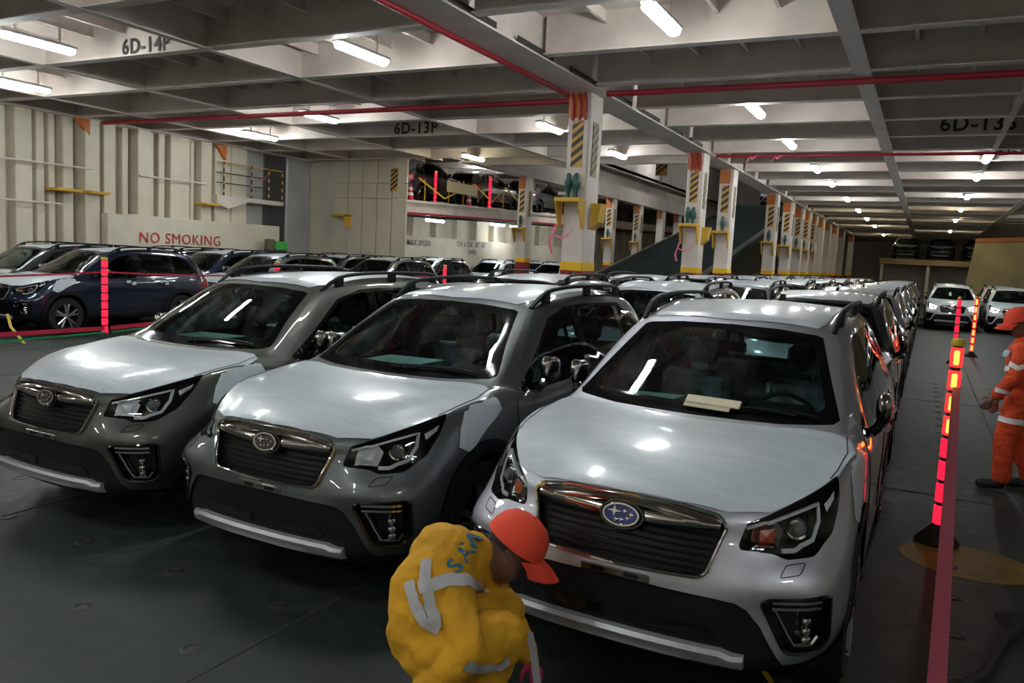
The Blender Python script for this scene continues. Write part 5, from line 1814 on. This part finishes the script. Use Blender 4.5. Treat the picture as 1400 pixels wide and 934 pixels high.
# ---- the crouching worker in yellow, seen from behind his right side
def crouching():
    base = Vector((-1.45, 2.55, 0))
    root = thing('person', 'crouching person in yellow coverall and orange cap before the silver SUV', 'person', tuple(base))
    L = lambda p: tuple(Vector(p) - base)
    Y = 'cloth_yellow'
    J, Z, E = {}, {}, []
    def j(n, p, r, m=Y, to=None):
        J[n] = (L(p), r); Z[n] = m
        if to:
            E.append((to, n))
    j('pelvis', (-1.535, 2.400, .530), (.150, .140))
    j('spine', (-1.565, 2.450, .650), (.155, .140), to='pelvis')
    j('chest', (-1.560, 2.575, .725), (.160, .128), to='spine')
    j('neckbase', (-1.515, 2.690, .735), .088, to='chest')
    j('neck', (-1.480, 2.755, .715), .060, 'skin', 'neckbase')
    j('jaw', (-1.440, 2.830, .655), (.072, .075), 'skin', 'neck')
    j('head', (-1.432, 2.850, .700), (.085, .092), 'skin', 'jaw')
    j('shR', (-1.475, 2.480, .690), .086, to='chest')
    j('upR', (-1.410, 2.410, .620), .074, to='shR')
    j('elbR', (-1.315, 2.345, .530), .068, to='upR')
    j('foreR', (-1.375, 2.300, .450), .064, to='elbR')
    j('cuffR', (-1.435, 2.262, .365), .066, to='foreR')
    j('wrR', (-1.450, 2.255, .335), .032, 'skin', 'cuffR')
    j('shL', (-1.540, 2.790, .640), .085, to='chest')
    j('elbL', (-1.480, 2.930, .430), .065, to='shL')
    j('cuffL', (-1.370, 2.930, .265), .056, to='elbL')
    j('wrL', (-1.350, 2.930, .240), .030, 'skin', 'cuffL')
    j('hipR', (-1.470, 2.350, .480), .112, to='pelvis')
    j('thR', (-1.395, 2.455, .480), .115, to='hipR')
    j('kneeR', (-1.310, 2.590, .480), .098, to='thR')
    j('shinR', (-1.375, 2.560, .270), .080, to='kneeR')
    j('ankR', (-1.430, 2.515, .115), .062, to='shinR')
    j('footR', (-1.405, 2.540, .060), .050, 'boot', 'ankR')
    j('toeR', (-1.310, 2.640, .040), (.045, .040), 'boot', 'footR')
    j('hipL', (-1.560, 2.480, .480), .112, to='pelvis')
    j('kneeL', (-1.440, 2.850, .450), .090, to='hipL')
    j('shinL', (-1.500, 2.800, .270), .076, to='kneeL')
    j('ankL', (-1.540, 2.770, .115), .060, to='shinL')
    j('footL', (-1.515, 2.795, .060), .050, 'boot', 'ankL')
    j('toeL', (-1.430, 2.895, .040), (.045, .040), 'boot', 'footL')
    hand(J, E, Z, 'r_', 'wrR', (-.35, -.05, -.93), (.85, .4, -.3), (-.4, -.85, .2), .55)
    hand(J, E, Z, 'l_', 'wrL', (.45, .1, -.88), (-.3, -.9, -.2), (.8, -.3, .45), .5, m='glove_pink')
    me = skin_body('body', J, E, Z, (.25, -.95, 0))
    obj('body', me, root)
    hc = Vector(L((-1.428, 2.865, .715)))
    head_parts(root, hc, (.78, .30, -.55), (.45, .25, .86), cap_s=1.10)
    # reflective bands: over the back, two round the waist side, one at the knee
    eye = Vector((0, 0, 1.924)) - base
    D = lambda pts, w: drape('reflective_band', me, [Vector(L(p)) for p in pts], w, 'reflective', root, eye=eye)
    D([(-1.542, 2.356, .699), (-1.500, 2.377, .715), (-1.448, 2.404, .738), (-1.382, 2.438, .742), (-1.327, 2.466, .692)], .048)
    D([(-1.520, 2.367, .811), (-1.524, 2.365, .728), (-1.502, 2.377, .631), (-1.470, 2.393, .555)], .042)
    D([(-1.572, 2.341, .725), (-1.554, 2.349, .642), (-1.519, 2.368, .574), (-1.470, 2.393, .549)], .042)
    D([(-1.376, 2.441, .419), (-1.332, 2.464, .401), (-1.272, 2.494, .414), (-1.238, 2.512, .441)], .042)
    # printed letters running up the shoulder blades
    bmq = bmesh.new()
    bmq.from_mesh(me)
    bvh = BVHTree.FromBMesh(bmq)
    bmq.free()
    ex = Vector((.49, .25, .83)).normalized()
    ez = Vector((-.74, -.38, .55)).normalized()
    for ch, c in zip('SAW', ((-1.426, 2.415, .789), (-1.395, 2.431, .841), (-1.369, 2.445, .892))):
        tm = text_mesh(ch, .085, 'print_blue', .001).copy()
        org = Vector(L(c))
        for vv in tm.vertices:
            p = org + ex * vv.co.x + ez * vv.co.z
            h = bvh.ray_cast(eye, p - eye)
            q, n = (h[0], h[1]) if h[0] is not None else bvh.find_nearest(p)[:2]
            vv.co = q + n * (.004 - vv.co.y)
        obj('print_letter', tm, root)
    part('white_rag', MB().ribbon([L((-1.255, 2.72, .46)), L((-1.225, 2.71, .38)), L((-1.20, 2.70, .28)), L((-1.19, 2.70, .20))], .03, (.9, .3, .1), .006), 'reflective', root)
    return root
crouching()

# ---- the standing worker in orange at the right
def standing():
    base = Vector((.86, 8.63, 0))
    root = thing('person', 'standing person in orange coverall and cap with white reflective bands', 'person', tuple(base))
    O_ = 'cloth_orange'
    J, Z, E = {}, {}, []
    def j(n, p, r, m=O_, to=None):
        J[n] = (p, r); Z[n] = m
        if to:
            E.append((to, n))
    j('pelvis', (0, 0, .90), (.150, .125))
    j('belly', (-.01, 0, 1.04), (.150, .120), to='pelvis')
    j('chest', (-.02, 0, 1.24), (.165, .125), to='belly')
    j('neckbase', (-.01, 0, 1.375), .085, to='chest')
    j('neck', (-.03, 0, 1.43), .055, 'skin', 'neckbase')
    j('jaw', (-.065, -.02, 1.485), (.070, .075), 'skin', 'neck')
    j('head', (-.060, -.02, 1.545), (.085, .092), 'skin', 'jaw')
    j('shR', (-.02, .19, 1.31), .080, to='chest')
    j('elbR', (-.03, .27, 1.05), .062, to='shR')
    j('cuffR', (-.13, .22, .85), .055, to='elbR')
    j('wrR', (-.15, .21, .82), .030, 'skin', 'cuffR')
    j('shL', (-.03, -.19, 1.31), .080, to='chest')
    j('elbL', (-.08, -.25, 1.06), .064, to='shL')
    j('cuffL', (-.19, -.20, .90), .056, to='elbL')
    j('wrL', (-.215, -.19, .87), .030, 'skin', 'cuffL')
    for s, sy, dx in (('R', .10, .06), ('L', -.10, -.05)):
        j('hip' + s, (0 + dx * .3, sy, .84), .115, to='pelvis')
        j('knee' + s, (-.03 + dx * 1.2, sy * 1.1, .47), .092, to='hip' + s)
        j('ank' + s, (.03 + dx * 2.2, sy * 1.1, .13), .078, to='knee' + s)
        j('foot' + s, (.02 + dx * 2.2, sy * 1.1, .055), .050, 'boot', 'ank' + s)
        j('toe' + s, (-.13 + dx * 2.2, sy * 1.2, .042), (.046, .042), 'boot', 'foot' + s)
    hand(J, E, Z, 'r_', 'wrR', (-.3, -.1, -.95), (-.9, 0, .3), (.0, .95, .1), .4)
    hand(J, E, Z, 'l_', 'wrL', (-.5, .15, -.85), (-.8, .2, .5), (.1, -.95, .1), .45)
    me = skin_body('body', J, E, Z, (0, 1, 0))
    obj('body', me, root)
    head_parts(root, Vector((-.068, -.022, 1.548)), (-.90, -.25, -.33), (-.30, -.08, .95))
    D = lambda pts, w: drape('reflective_band', me, pts, w, 'reflective_bright', root)
    D([(-.20, .02, 1.12), (-.10, -.16, 1.14), (.02, -.18, 1.10), (.15, -.10, 1.08)], .05)
    D([(-.16, -.24, 1.20), (-.08, -.34, 1.16), (.04, -.30, 1.20)], .045)
    D([(-.16, -.06, .66), (-.10, -.20, .67), (.02, -.24, .66), (.10, -.16, .65)], .05)
    D([(-.14, .12, .66), (-.05, .22, .66)], .05)
    D([(-.24, -.26, .95), (-.16, -.31, .93), (-.10, -.24, .92)], .04)
    part('chest_badge', MB().lathe([(0, .006), (.035, .004), (.038, 0)], 14, 'z', Matrix.Translation((-.155, -.105, 1.27)) @ Matrix.Rotation(R(-60), 4, 'Y') @ Matrix.Rotation(R(38), 4, 'X')), 'badge_blue', root, True)
    return root
standing()
